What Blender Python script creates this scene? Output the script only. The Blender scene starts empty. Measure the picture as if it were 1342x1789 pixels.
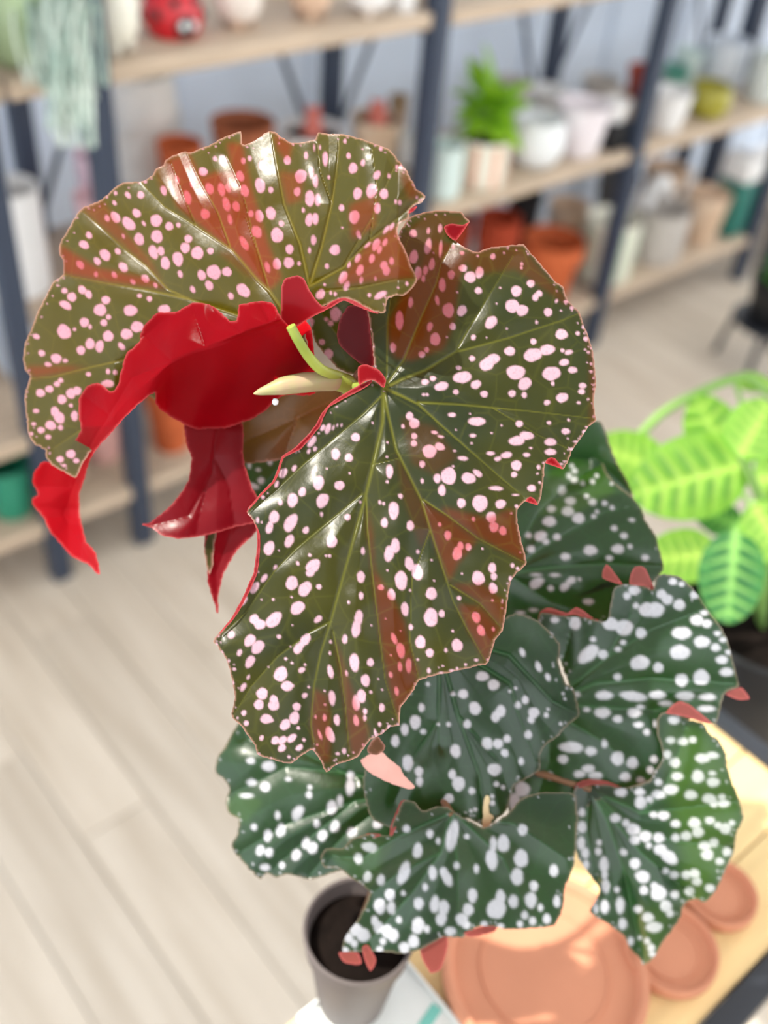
import bpy, bmesh, math, random
import numpy as np
from mathutils import Vector, Matrix

random.seed(7); rng = np.random.default_rng(7)
S = bpy.context.scene
COL = S.collection

# ------------------------------------------------------------------ camera
W, H, CX, CY, F = 1342, 1789, 671.0, 894.5, 1796.03
R = np.array([[0.7631190851692625, 0.3755564952914732, -0.5259340079276235],
              [-0.6418189368937118, 0.5356419529664391, -0.5487769587609567],
              [0.07561556780884067, 0.7563365765759876, 0.6497978676775278]])
C = np.array([0.0, 0.0, 1.45])
cd = bpy.data.cameras.new('camera'); cam = bpy.data.objects.new('camera', cd); COL.objects.link(cam)
m = Matrix([list(R[i]) + [C[i]] for i in range(3)] + [[0, 0, 0, 1]])
cam.matrix_world = m
cd.sensor_fit = 'HORIZONTAL'; cd.sensor_width = 36; cd.lens = F / W * 36
cd.clip_start = 0.02; cd.clip_end = 60
cd.dof.use_dof = True; cd.dof.focus_distance = 0.418; cd.dof.aperture_fstop = 5.9
S.camera = cam
# ------------------------------------------------------------------ light
wd = bpy.data.worlds.new('daylight'); S.world = wd; wd.use_nodes = True
bg = wd.node_tree.nodes['Background']; bg.inputs[0].default_value = (0.94, 0.97, 1.0, 1); bg.inputs[1].default_value = 3.1
sl = bpy.data.lights.new('sun', 'SUN'); sl.energy = 7.2; sl.angle = math.radians(1.2); sl.color = (1, 0.93, 0.82)
so = bpy.data.objects.new('sun', sl); COL.objects.link(so)
to_sun = Vector((-0.41, 0.30, 0.86))
so.rotation_euler = to_sun.to_track_quat('Z', 'Y').to_euler(); so.location = (-1, 2, 4)
S.view_settings.view_transform = 'Standard'; S.view_settings.look = 'None'
S.view_settings.gamma = 1; S.view_settings.use_curve_mapping = False
S.view_settings.exposure = 0.0

# ------------------------------------------------------------------ helpers
def ray(x, y):
    x = np.asarray(x, float); y = np.asarray(y, float)
    v = np.stack([(x - CX) / F, -(y - CY) / F, -np.ones_like(x)], -1)
    return v @ R.T
def PD(d): return np.interp(d, [0, .30, .418, .56, .60, 9], [0, .30, .418, .520, .597, 9])
def P(x, y, d):
    return C + ray(x, y) * np.asarray(d, float)[..., None]
def onz(x, y, z):
    d = ray(x, y); t = (z - C[2]) / d[2]; return C + d * t
def proj(p):
    v = R.T @ (np.array(p, float) - C); return CX + F * v[0] / -v[2], CY - F * v[1] / -v[2], -v[2]
def lin(c):
    return tuple((u / 12.92 if u <= 0.04045 else ((u + 0.055) / 1.055) ** 2.4) for u in [x / 255 for x in c])
def L4(c): return lin(c) + (1,)

MATS = {}
def mat(name, rgb, rough=0.6, spec=0.4, noise=0.0, scale=20, rgb2=None, bump=0.0, metal=0, stretch=(1, 1, 1), trans=0.0):
    if name in MATS: return MATS[name]
    M = bpy.data.materials.new(name); M.use_nodes = True; nt = M.node_tree; b = nt.nodes['Principled BSDF']
    b.inputs['Roughness'].default_value = rough; b.inputs['Specular IOR Level'].default_value = spec; b.inputs['Metallic'].default_value = metal
    c = L4(rgb); b.inputs['Base Color'].default_value = c
    if noise or rgb2 or bump:
        tc = nt.nodes.new('ShaderNodeTexCoord'); mp = nt.nodes.new('ShaderNodeMapping'); mp.inputs['Scale'].default_value = stretch
        n = nt.nodes.new('ShaderNodeTexNoise'); n.inputs['Scale'].default_value = scale; n.inputs['Detail'].default_value = 4
        nt.links.new(tc.outputs['Object'], mp.inputs[0]); nt.links.new(mp.outputs[0], n.inputs['Vector'])
        r = nt.nodes.new('ShaderNodeValToRGB'); r.color_ramp.elements[0].position = .35; r.color_ramp.elements[1].position = .65
        c2 = L4(rgb2) if rgb2 else tuple(x * (1 - noise) for x in c[:3]) + (1,)
        r.color_ramp.elements[0].color = c2; r.color_ramp.elements[1].color = c
        nt.links.new(n.outputs[0], r.inputs[0]); nt.links.new(r.outputs[0], b.inputs['Base Color'])
        if bump:
            bp = nt.nodes.new('ShaderNodeBump'); bp.inputs['Strength'].default_value = bump; bp.inputs['Distance'].default_value = .002
            nt.links.new(n.outputs[0], bp.inputs['Height']); nt.links.new(bp.outputs[0], b.inputs['Normal'])
    if trans:
        out = nt.nodes['Material Output']; t = nt.nodes.new('ShaderNodeBsdfTranslucent'); t.inputs[0].default_value = c
        mx = nt.nodes.new('ShaderNodeMixShader'); mx.inputs[0].default_value = trans
        nt.links.new(b.outputs[0], mx.inputs[1]); nt.links.new(t.outputs[0], mx.inputs[2]); nt.links.new(mx.outputs[0], out.inputs[0])
    MATS[name] = M; return M

def link(name, me, parent=None, loc=(0, 0, 0)):
    o = bpy.data.objects.new(name, me); COL.objects.link(o); o.location = loc
    if parent: o.parent = parent
    return o
def tag(o, label, cat, group=None):
    o['label'] = label; o['category'] = cat
    if group: o['group'] = group
    return o
def empty(name, loc, label=None, cat=None, rz=0, group=None):
    o = bpy.data.objects.new(name, None); o.empty_display_size = .02; COL.objects.link(o); o.location = loc; o.rotation_euler.z = rz
    if label: tag(o, label, cat, group)
    return o
def struct(o): o['kind'] = 'structure'; return o

class MB:
    def __init__(s): s.v = []; s.f = []
    def add(s, v, f):
        n = len(s.v); s.v += [tuple(map(float, p)) for p in v]; s.f += [tuple(i + n for i in q) for q in f]
    def box(s, x0, x1, y0, y1, z0, z1):
        s.add([(x0, y0, z0), (x1, y0, z0), (x1, y1, z0), (x0, y1, z0), (x0, y0, z1), (x1, y0, z1), (x1, y1, z1), (x0, y1, z1)],
              [(3, 2, 1, 0), (4, 5, 6, 7), (0, 1, 5, 4), (1, 2, 6, 5), (2, 3, 7, 6), (3, 0, 4, 7)])
    def lathe(s, prof, n=36, c=(0, 0), sx=1, sy=1):
        v = []; f = []; k = len(prof)
        for r, z in prof:
            for i in range(n):
                a = 2 * math.pi * i / n; v.append((c[0] + r * sx * math.cos(a), c[1] + r * sy * math.sin(a), z))
        for j in range(k - 1):
            for i in range(n):
                i2 = (i + 1) % n; f.append((j * n + i, j * n + i2, (j + 1) * n + i2, (j + 1) * n + i))
        f.append(tuple(range(n - 1, -1, -1))); f.append(tuple((k - 1) * n + i for i in range(n)))
        s.add(v, f)
    def tube(s, pts, rad, n=8):
        pts = [Vector(p) for p in pts]; v = []; f = []; up = Vector((.3, .2, .9)).normalized()
        rs = rad if hasattr(rad, '__len__') else [rad] * len(pts)
        for i, p in enumerate(pts):
            t = (pts[min(i + 1, len(pts) - 1)] - pts[max(i - 1, 0)]).normalized()
            a = t.cross(up)
            if a.length < 1e-3: a = t.cross(Vector((1, 0, 0)))
            a.normalize(); b = t.cross(a)
            for k in range(n):
                q = 2 * math.pi * k / n; v.append(p + (a * math.cos(q) + b * math.sin(q)) * rs[i])
        for i in range(len(pts) - 1):
            for k in range(n):
                k2 = (k + 1) % n; f.append((i * n + k, i * n + k2, (i + 1) * n + k2, (i + 1) * n + k))
        f.append(tuple(range(n - 1, -1, -1))); f.append(tuple((len(pts) - 1) * n + k for k in range(n)))
        s.add(v, f)
    def ball(s, c, rx, ry, rz, n=20, m_=12):
        v = []; f = []
        for j in range(1, m_):
            t = math.pi * j / m_
            for i in range(n):
                a = 2 * math.pi * i / n
                v.append((c[0] + rx * math.sin(t) * math.cos(a), c[1] + ry * math.sin(t) * math.sin(a), c[2] + rz * math.cos(t)))
        top = len(v); v.append((c[0], c[1], c[2] + rz)); v.append((c[0], c[1], c[2] - rz))
        for j in range(m_ - 2):
            for i in range(n):
                i2 = (i + 1) % n; f.append((j * n + i, (j + 1) * n + i, (j + 1) * n + i2, j * n + i2))
        for i in range(n):
            i2 = (i + 1) % n; f.append((top, i, i2)); f.append((top + 1, (m_ - 2) * n + i2, (m_ - 2) * n + i))
        s.add(v, f)
    def mesh(s, name, material, smooth=True, bevel=0):
        me = bpy.data.meshes.new(name); me.from_pydata(s.v, [], s.f)
        if bevel:
            bm = bmesh.new(); bm.from_mesh(me); bmesh.ops.bevel(bm, geom=bm.edges[:], offset=bevel, segments=2, affect='EDGES', profile=.6)
            bm.to_mesh(me); bm.free()
        me.materials.append(material)
        if smooth:
            me.polygons.foreach_set('use_smooth', [True] * len(me.polygons))
            try: me.set_sharp_from_angle(angle=math.radians(38))
            except Exception: pass
        return me
    def build(s, name, material, parent=None, loc=(0, 0, 0), smooth=True, bevel=0):
        return link(name, s.mesh(name, material, smooth, bevel), parent, loc)

# ------------------------------------------------------------------ room
oak = mat('oak_board', (202, 182, 160), .55, .3, .25, 6, bump=.1, stretch=(1, 14, 8))
navy = mat('navy_steel', (52, 62, 80), .45, .4)
wallm = mat('white_wall', (224, 236, 252), .8, .2, .04, 3)
plankm = bpy.data.materials.new('pale_plank'); plankm.use_nodes = True
nt = plankm.node_tree; b = nt.nodes['Principled BSDF']; b.inputs['Roughness'].default_value = .55; b.inputs['Specular IOR Level'].default_value = .3
oi = nt.nodes.new('ShaderNodeObjectInfo'); tc = nt.nodes.new('ShaderNodeTexCoord'); mp = nt.nodes.new('ShaderNodeMapping'); mp.inputs['Scale'].default_value = (26, 2.2, 10)
ad = nt.nodes.new('ShaderNodeVectorMath'); ad.operation = 'ADD'; nz = nt.nodes.new('ShaderNodeTexNoise'); nz.inputs['Scale'].default_value = 1.4; nz.inputs['Detail'].default_value = 5
nt.links.new(tc.outputs['Object'], ad.inputs[0]); nt.links.new(oi.outputs['Random'], ad.inputs[1]); nt.links.new(ad.outputs[0], mp.inputs[0]); nt.links.new(mp.outputs[0], nz.inputs['Vector'])
rp = nt.nodes.new('ShaderNodeValToRGB'); rp.color_ramp.elements[0].position = .3; rp.color_ramp.elements[1].position = .72
rp.color_ramp.elements[0].color = L4((196, 183, 166)); rp.color_ramp.elements[1].color = L4((218, 207, 192))
nt.links.new(nz.outputs[0], rp.inputs[0])
hs = nt.nodes.new('ShaderNodeHueSaturation'); mr = nt.nodes.new('ShaderNodeMapRange'); mr.inputs[3].default_value = .93; mr.inputs[4].default_value = 1.06
nt.links.new(oi.outputs['Random'], mr.inputs[0]); nt.links.new(mr.outputs[0], hs.inputs['Value']); nt.links.new(rp.outputs[0], hs.inputs['Color']); nt.links.new(hs.outputs[0], b.inputs['Base Color'])

g = MB(); g.box(-1.6, 4.6, -1.2, 1.95, -.06, -.014)
floor = struct(g.build('floor', mat('plank_gap', (140, 128, 114), .9), smooth=False))
pw, plen = .118, 1.05
pm = MB(); pm.box(-pw / 2 + .0008, pw / 2 - .0008, -plen / 2 + .0008, plen / 2 - .0008, -.014, 0)
pmesh = pm.mesh('plank', plankm, smooth=False, bevel=.0012)
for i in range(52):
    x = -1.54 + i * pw; off = [0, .42, .71, .2][i % 4]
    for j in range(4):
        y = -1.2 + off + (j - .5) * plen
        y0_, y1_ = max(y - plen / 2, -1.2), min(y + plen / 2, 1.95)
        if y1_ - y0_ < .05: continue
        o = link('plank', pmesh, floor, (x, (y0_ + y1_) / 2, 0)); o.scale.y = (y1_ - y0_) / plen
g = MB(); g.box(-1.6, 4.6, 1.95, 2.05, -.06, 2.5)
wb = struct(g.build('wall_back', wallm, smooth=False))
g = MB(); g.box(-1.6, 4.6, 1.90, 2.07, 2.5, 2.53); struct(g.build('trim_1', mat('white_trim', (236, 236, 238), .5), smooth=False, bevel=.004))
g = MB(); g.box(-1.6, 4.6, 1.935, 1.95, 0, .09); struct(g.build('baseboard_back', mat('white_trim', (236, 236, 238), .5), smooth=False, bevel=.003))
g = MB()
for q in ((-3.2, 4.6, -1.3, .45), (-3.2, 4.6, 1.12, 2.05), (-3.2, -1.0, .45, 1.12), (-.12, 4.6, .45, 1.12)): g.box(*q, 2.7, 2.76)   # unseen opening, added and placed so sun reaches only plant and table
struct(g.build('ceiling', mat('ceiling_paint', (228, 224, 218), .9, .1), smooth=False))
g = MB()
for q in ((-1.6, 4.6, -.06, .8), (-1.6, 4.6, 2.45, 2.7), (-1.6, -.2, .8, 2.45), (1.55, 1.75, .8, 2.45), (3.6, 4.6, .8, 2.45)): g.box(q[0], q[1], -1.3, -1.2, q[2], q[3])   # two unseen window openings behind the camera, added to brighten shelves and wall
struct(g.build('wall_front', mat('warm_wall', (206, 198, 188), .9, .1), smooth=False))
# board and batten panels on the wall
for i, x in enumerate(np.arange(-.3, 4.4, .36)):
    g = MB(); g.box(x - .012, x + .012, 1.94, 1.95, .09, 2.5); g.build('batten', mat('wall_batten', (212, 224, 240), .7), wb, smooth=False, bevel=.002)

# ------------------------------------------------------------------ shelving
YF, YB = 1.445, 1.745
ZT, ZM, ZL = .936, .548, .150
TH = .028
def board(x0, x1, ztop, parent, base, y0=YF - .012, y1=YB + .012):
    g = MB(); g.box(x0 - base[0], x1 - base[0], y0 - base[1], y1 - base[1], ztop - TH, ztop); return g.build('board', oak, parent, smooth=True, bevel=.004)
def post(x, y, parent, base, h=1.75, w=.036):
    g = MB(); g.box(x - w / 2 - base[0], x + w / 2 - base[0], y - w / 2 - base[1], y + w / 2 - base[1], 0, h); return g.build('post', navy, parent, smooth=True, bevel=.003)
def bar(p, q, parent, base, r=.008, name='crossbar'):
    g = MB(); b_ = Vector(base); g.tube([Vector(p) - b_, Vector(q) - b_], r, 8); return g.build(name, navy, parent)
XS = [.71, 1.395, 2.10, 2.80]
base = (.71, YF, 0)
U = empty('shelving', base, 'long dark steel shelving with oak boards full of planters, along the wall', 'shelving')
for x in XS:
    for y in (YF, YB): post(x, y, U, base)
    for z in (ZT - TH - .012, ZM - TH - .012, ZL - TH - .012): bar((x, YF, z), (x, YB, z), U, base, .011)
ends = [(.575, 1.372), (1.42, 2.075), (2.125, 2.776)]
for a, b_ in ends:
    for z in (ZT, ZM, ZL): board(a, b_, z, U, base)
for i in range(3):
    xa, xb = XS[i] + .02, XS[i + 1] - .02
    bar((xa, YB + .018, ZM + .02), ((xa + xb) / 2, YB + .018, ZT + .35), U, base, .006, 'brace')
    bar((xb, YB + .018, ZM + .02), ((xa + xb) / 2, YB + .018, ZT + .35), U, base, .006, 'brace')
base2 = (.53, YF, 0)
U2 = empty('shelving', base2, 'dark steel shelving at the left edge holding the footed white pot', 'shelving')
for x in (-.12, .53):
    for y in (YF, YB): post(x, y, U2, base2)
for z in (.35, ZL, ZT): board(-.14, .566, z, U2, base2)
for z in (.35, ZL, ZT): bar((.53, YF, z - .04), (.53, YB, z - .04), U2, base2, .011)
base3 = (2.98, YF, 0)
U3 = empty('shelving', base3, 'dark steel shelving frame standing past the far end of the long shelving', 'shelving')
for x in (2.98, 3.6):
    for y in (YF, YB): post(x, y, U3, base3, w=.05)
for z in (ZT, ZM, ZL): board(3.0, 3.58, z, U3, base3)

# ------------------------------------------------------------------ shelf pottery
def place(px, py, z): return onz(px, py, z)
def solve_h(p, ytop):
    lo, hi = 0.0, .8
    for _ in range(40):
        mid = (lo + hi) / 2
        if proj((p[0], p[1], p[2] + mid))[1] > ytop: lo = mid
        else: hi = mid
    return lo
def wpx(p, px): return px * proj(p)[2] / F
def potprof(kind, r, h):
    t = max(.0035, r * .07)
    if kind == 'cyl': o = [(r * .93, 0), (r * .96, h * .03), (r, h * .5), (r, h)]
    elif kind == 'taper': o = [(r * .72, 0), (r * .75, h * .02), (r * .86, h * .5), (r, h)]
    elif kind == 'round': o = [(r * .55, 0), (r * .78, h * .08), (r * .97, h * .34), (r, h * .55), (r * .95, h * .8), (r * .86, h)]
    elif kind == 'bowl': o = [(r * .5, 0), (r * .56, h * .05), (r * .82, h * .4), (r * .96, h * .75), (r, h)]
    elif kind == 'terra': o = [(r * .68, 0), (r * .86, h * .7), (r * .88, h * .72), (r * 1.0, h * .73), (r, h * .985), (r * .98, h)]
    elif kind == 'foot': o = [(r * .62, 0), (r * .66, h * .02), (r * .74, h * .36), (r * .72, h * .4), (r * .98, h * .46), (r, h * .55), (r, h)]
    elif kind == 'dish': o = [(r * .7, 0), (r * .74, h * .1), (r * .97, h * .8), (r, h)]
    elif kind == 'rib':
        o = [(r * .9, 0)]
        for i in range(1, 8):
            z = h * i / 8; o += [(r * .98, z - h * .045), (r, z - h * .02), (r, z + h * .02), (r * .955, z + h * .05)]
        o += [(r, h)]
    rt = o[-1][0]; inner = [(rt - t, h * .995), (max(o[-2][0] - t * 1.6, .004) if len(o) < 12 else rt - t * 1.5, h * .6), (max(o[0][0] - t, .003), h * .18), (.002, h * .17)]
    return o + inner
def glaze(name, rgb, rgb2=None, rough=.35, noise=.05): return mat(name, rgb, rough, .5, noise, 14, rgb2)
soil_m = mat('dark_soil', (24, 18, 15), .95, .1, .5, 90, bump=.6)
ALLPOTS = []
SPOT = {(352, 292): (.99, 1.69, .85), (655, 225): (1.455, 1.66, .75), (108, 318): (.79, 1.65, 1), (112, 398): (.742, 1.565, .85), (894, 268): (1.72, 1.62, .8), (932, 192): (1.90, 1.69, .9), (962, 218): (1.80, 1.66, 1),
        (1000, 200): (2.02, 1.67, .85), (1205, 150): (2.52, 1.68, .8), (1218, 112): (2.622, 1.70, .75), (1282, 150): (2.715, 1.64, .82), (1330, 168): (2.72, 1.50, .9), (966, 500): (1.985, 1.54, .92), (905, 452): (1.83, 1.60, .7),
        (856, 468): (1.90, 1.69, .6), (846, 428): (1.765, 1.69, .62), (918, 386): (2.02, 1.69, .7), (985, 386): (2.20, 1.68, .64), (1066, 500): (2.195, 1.52, .9), (1222, 372): (2.60, 1.66, .85), (1274, 414): (2.615, 1.51, .8), (203, 838): (.70, 1.56, .95)}
def pot(name, label, px, py, z, w, ytop, kind, m_, cat='pot', feet=None, soil=False, stripes=None, group=None):
    """px,py: centre of the base on the surface at height z; w: rim width in photo pixels; ytop: photo row of the rim centre"""
    pxc = px; px = px - (px - 462) / (2985 - py) * (py - ytop) * .5
    p = place(px, py, z); r = wpx(p, w) / 2; h = solve_h(p, ytop)
    if z < 1 and group is None and (p[1] + r > 1.752 or p[1] - r < 1.437):      # keep it on its board
        for _ in range(6):
            p[1] = min(max(p[1], 1.44 + r), 1.75 - r); h = solve_h(p, ytop)
            lo, hi = -.5, 3.6
            for _ in range(30):
                mid = (lo + hi) / 2
                if proj((mid, p[1], z + h / 2))[0] < pxc: lo = mid
                else: hi = mid
            p[0] = lo; r = wpx((p[0], p[1], z + h / 2), w) / 2
        if kind in ('bowl', 'dish') and h > 9.25 * r: kind = 'taper'
    if (int(pxc), int(py)) in SPOT:
        a_, b_, c_ = SPOT[(int(pxc), int(py))]; p[0], p[1] = a_, b_; h = solve_h(p, ytop); r = wpx((a_, b_, z + h / 2), w) / 2 * c_
    if kind in ('bowl', 'dish') and h > 1.25 * r: kind = 'taper'
    ALLPOTS.append((label, p[0], p[1], z, r, h))
    e = empty(name, tuple(p), label, cat, group=group)
    z0 = 0
    if feet: z0 = h * .14
    g = MB(); g.lathe([(a, q * (1 - z0 / h) + z0) for a, q in potprof(kind, r, h)]); body = g.build('body', m_, e)
    if feet:
        for k in range(3):
            a = 2 * math.pi * k / 3 - 2.2; g = MB(); g.lathe([(r * .13, 0), (r * .2, h * .05), (r * .26, z0 + h * .06), (r * .2, z0 + h * .1)], 14, (r * .55 * math.cos(a), r * .55 * math.sin(a)))
            g.build('foot', feet, e)
    if soil:
        g = MB(); g.lathe([(r * .6, h * .8), (r * .86, h * .84), (r * .86, h * .86), (.002, h * .88)], 24); g.build('soil', soil_m, e)
    if stripes:
        sm, cnt, kind2 = stripes
        for k in range(cnt):
            if kind2 == 'v':
                a = 2 * math.pi * k / cnt + .5; g = MB(); vs = []; fs = []
                for j in range(7):
                    zz = h * (.05 + .9 * j / 6); rr = np.interp(zz, [q for _, q in potprof(kind, r, h)[:4]], [s_ for s_, _ in potprof(kind, r, h)[:4]]) + .0008
                    for da in (-.14, -.05, .05, .14): vs.append((rr * math.cos(a + da), rr * math.sin(a + da), zz))
                for j in range(6):
                    for q in range(3): fs.append((j * 4 + q, j * 4 + q + 1, j * 4 + q + 5, j * 4 + q + 4))
                g.add(vs, fs); g.build('stripe', sm, e)
    g = MB(); rt = [q for q in potprof(kind, r, h) if q[1] == h][-1][0]
    t = max(.003, r * .05)
    g.tube([(rt * .985 * math.cos(a) , rt * .985 * math.sin(a), h) for a in np.linspace(0, 2 * math.pi, 33)], t * .6, 6); g.build('rim', m_, e)
    return e, r, h

white = glaze('white_glaze', (240, 240, 240)); cream = glaze('cream_glaze', (238, 236, 222)); warmw = glaze('warm_white', (240, 232, 224), (226, 214, 204))
sage = glaze('sage_glaze', (170, 192, 150)); beige = glaze('beige_glaze', (222, 194, 170), (206, 172, 146)); mint = glaze('mint_glaze', (212, 230, 226))
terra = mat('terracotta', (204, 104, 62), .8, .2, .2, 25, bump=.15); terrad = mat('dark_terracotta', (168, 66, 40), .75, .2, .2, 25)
brown = mat('brown_clay', (168, 98, 66), .7, .3, .2, 20); pinkm = glaze('pink_glaze', (232, 182, 176)); lilac = glaze('lilac_glaze', (232, 206, 222)); peach = glaze('peach_glaze', (232, 176, 150))
coral = glaze('coral_glaze', (216, 118, 104)); olive = glaze('olive_glaze', (172, 166, 62), (150, 144, 44)); teal = glaze('teal_glaze', (88, 158, 140)); tealb = glaze('deep_teal', (40, 140, 112))
greyc = mat('grey_concrete', (196, 190, 184), .85, .2, .15, 30); black = mat('black_plastic', (26, 27, 30), .5, .4); tan = glaze('tan_clay', (226, 202, 178), (206, 176, 148))
stone = mat('white_plaster', (232, 228, 222), .8, .2, .12, 22, bump=.4); redm = mat('red_gloss', (206, 24, 40), .25, .6); blackg = mat('black_gloss', (20, 20, 24), .2, .6)
palegreen = glaze('pale_green', (206, 222, 196)); wood = mat('brown_wood', (176, 148, 116), .6, .3, .2, 12)

# --- top shelf
e_sage, r_s, h_s = pot('planter', 'sage green planter at the left end of top shelf, moss trailing from it', 22, 108, ZT, 150, -60, 'round', sage, 'planter')
e, r, h = pot('creature_planter', 'cream animal-shaped planter on stubby legs between moss and ladybird', 200, 90, ZT, 84, -30, 'round', cream, 'planter', feet=cream)
for sx in (-1, 1):
    g = MB(); g.ball((-.7 * r + .2 * r * sx * 0 - .45 * r, sx * .38 * r - .45 * r, h * .3), r * .13, r * .13, r * .2, 12, 8); g.build('paw', cream, e)
g = MB(); g.lathe([(r * .55, h * .9), (r * .8, h * .93), (r * .8, h * .97), (.003, h)], 24); g.build('soil', mat('pink_top', (214, 168, 146), .8), e)
p = place(304, 60, ZT); e = empty('ladybird_planter', tuple(p), 'glossy red ladybird planter with black face and white eyes on top shelf', 'planter')
r = wpx(p, 104) / 2
g = MB(); g.lathe([(r * .75, 0), (r * .98, r * .35), (r, r * .8), (r * .86, r * 1.35), (r * .62, r * 1.6), (r * .55, r * 1.6), (r * .5, r * 1.2), (.003, r * 1.15)], 32); g.build('body', redm, e)
vd = np.array([C[0] - p[0], C[1] - p[1]]); vd /= np.linalg.norm(vd); sd = np.array([-vd[1], vd[0]]); 
hv = vd * .88 + sd * .42; hv /= np.linalg.norm(hv); hs2 = np.array([-hv[1], hv[0]])
g = MB(); g.ball((hv[0] * r * .78, hv[1] * r * .78, r * .5), r * .42, r * .42, r * .42); hd = g.build('head', blackg, e)
for s_ in (-1, 1):
    q = hv * r * 1.1 + hs2 * s_ * r * .18
    g = MB(); g.ball((q[0], q[1], r * .56), r * .13, r * .13, r * .15, 14, 8); g.build('eye', mat('white_gloss', (245, 245, 245), .2, .6), hd)
for a, z in ((0.9, .75), (-1.0, .8), (1.9, .7), (-1.9, .6), (2.8, .8), (-.35, 1.2), (.5, 1.15)):
    ca = math.atan2(hv[1], hv[0]) + a; rr = r * (.97 if z < 1 else .88)
    g = MB(); g.ball((rr * math.cos(ca), rr * math.sin(ca), r * z), r * .16, r * .16, r * .17, 12, 8); g.build('spot', blackg, e)
e, r, h = pot('face_planter', 'round white planter with a small sleeping face and terracotta feet on top shelf', 416, 46, ZT, 84, -46, 'round', warmw, 'planter', feet=beige)
for s_ in (-1, 1):
    q = vd * r * .985 + sd * s_ * r * .2
    g = MB(); g.ball((q[0], q[1], h * .5), r * .035, r * .035, r * .05, 10, 6); g.build('eye', mat('grey_ink', (140, 136, 136), .6), e)
pot('planter', 'beige footed planter on top shelf right of the face planter', 543, 31, ZT, 78, -52, 'round', beige, 'planter', feet=beige)
pot('planter', 'white footed planter on top shelf, second from the steel post', 645, 23, ZT, 88, -60, 'round', white, 'planter', feet=warmw)
pot('cup', 'small white cup beside the steel post on top shelf', 708, 18, ZT, 46, -34, 'taper', white, 'cup')
pot('planter', 'dark mauve planter standing behind the face planter on top shelf', 486, -22, ZT, 70, -80, 'taper', glaze('mauve', (150, 116, 120)), 'planter')
# trailing moss
mo = empty('trailing_moss', tuple(place(95, 95, ZT + .001)), 'silvery green trailing moss hanging over the left end of top shelf', 'moss plant')
mo_b = np.array(mo.location)
mossm = mat('silver_moss', (222, 234, 222), .85, .2, .25, 60); mossm2 = mat('dark_moss', (172, 194, 182), .85, .2, .2, 60)
for part in range(2):
    g = MB()
    for k in range(70):
        x0 = random.gauss(106, 27); dx = random.gauss(0, 9); y1 = random.choice([random.uniform(90, 160), random.uniform(140, 210), random.uniform(190, 262)])
        if x0 > 150 or x0 < 70: y1 = min(y1, 150)
        dep = random.uniform(1.37, 1.43); pts = []
        for t in np.linspace(0, 1, 9):
            xx = x0 + dx * t + 7 * math.sin(5 * t + k) + 18 * t * t; yy = -60 + (y1 + 60) * t
            pts.append(P(xx, yy, dep + .10 * max(0, .4 - t) + .006 * math.sin(7 * t + k)) - mo_b)
        g.add([], []); g.tube(pts, .0022, 4)
    o = g.build('strands', (mossm, mossm2)[part], mo); o['kind'] = 'stuff'
# --- middle shelf, first bay
p = place(262, 318, ZM); e = empty('vase', tuple(p), 'tall white plaster vase with a waist, under the top shelf', 'vase'); r = wpx(p, 118) / 2; h = solve_h(p, 128)
g = MB(); g.lathe([(r * .7, 0), (r * .95, h * .06), (r * 1.0, h * .3), (r * .93, h * .47), (r * .8, h * .52), (r * .86, h * .6), (r * .9, h * .8), (r * .84, h), (r * .76, h), (r * .74, h * .7), (.003, h * .6)], 36); g.build('body', stone, e)
for k in range(3):
    g = MB(); a0 = k * 2.1
    g.tube([((r * (.97 - .12 * abs(t - .5))) * math.cos(a0 + t * 2.6), (r * (.97 - .12 * abs(t - .5))) * math.sin(a0 + t * 2.6), h * (.1 + .8 * t)) for t in np.linspace(0, 1, 12)], r * .06, 6); g.build('swirl', stone, e)
pot('pot', 'brown clay pot with dark inside rising behind the top leaf', 425, 268, ZM, 110, 212, 'bowl', brown)
pot('pot', 'slim orange terracotta pot left of the brown clay pot', 352, 292, ZM, 92, 250, 'bowl', terra)
pot('pot', 'white pot behind the top leaf beside the brown clay pot', 545, 262, ZM, 118, 226, 'bowl', white, soil=True)
def figurine(px, w, hgt, label, m_):
    q = [a for a in ALLPOTS if px in a[0]][0]; p = np.array([q[1], q[2], q[3] + q[5] * .882]); r = wpx(p, w) / 2; h = hgt
    e = empty('figurine', tuple(p), label, 'figurine')
    g = MB(); g.lathe([(r * .9, 0), (r, h * .15), (r * .8, h * .45), (r * .5, h * .58), (.003, h * .62)], 24); g.build('body', m_, e)
    g = MB(); g.ball((0, 0, h * .74), r * .66, r * .66, h * .24); hd = g.build('head', m_, e)
    for s_ in (-1, 1):
        g = MB(); g.ball((sd[0] * s_ * r * .45, sd[1] * s_ * r * .45, h * .94), r * .2, r * .2, h * .1, 12, 8); g.build('ear', m_, hd)
figurine('white pot behind the top leaf', 40, .06, 'small coral figurine standing in the white pot behind the top leaf', coral)
pot('pot', 'beige pot on middle shelf beside the steel post', 655, 225, ZM, 120, 205, 'dish', tan, soil=True)
figurine('beige pot on middle shelf', 40, .05, 'coral figurine standing in the beige pot by the steel post', coral)
pot('cup', 'white cup beside the steel post on middle shelf', 712, 285, ZM, 48, 236, 'taper', white, 'cup')
pot('cup', 'small brown wooden cup left of the steel post on middle shelf', 694, 204, ZM, 32, 168, 'cyl', wood, 'cup')
pot('pot', 'pink pot standing between the left posts, upper of the two pinks', 108, 318, ZM, 62, 268, 'taper', lilac)
pot('pot', 'pale lilac cup beside the white plaster vase', 184, 345, ZM, 46, 296, 'taper', lilac)
pot('pot', 'wide pink pot in front of the lilac pot between the left posts', 112, 398, ZM - .0, 76, 340, 'taper', glaze('rose_glaze', (228, 190, 200)))
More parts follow.
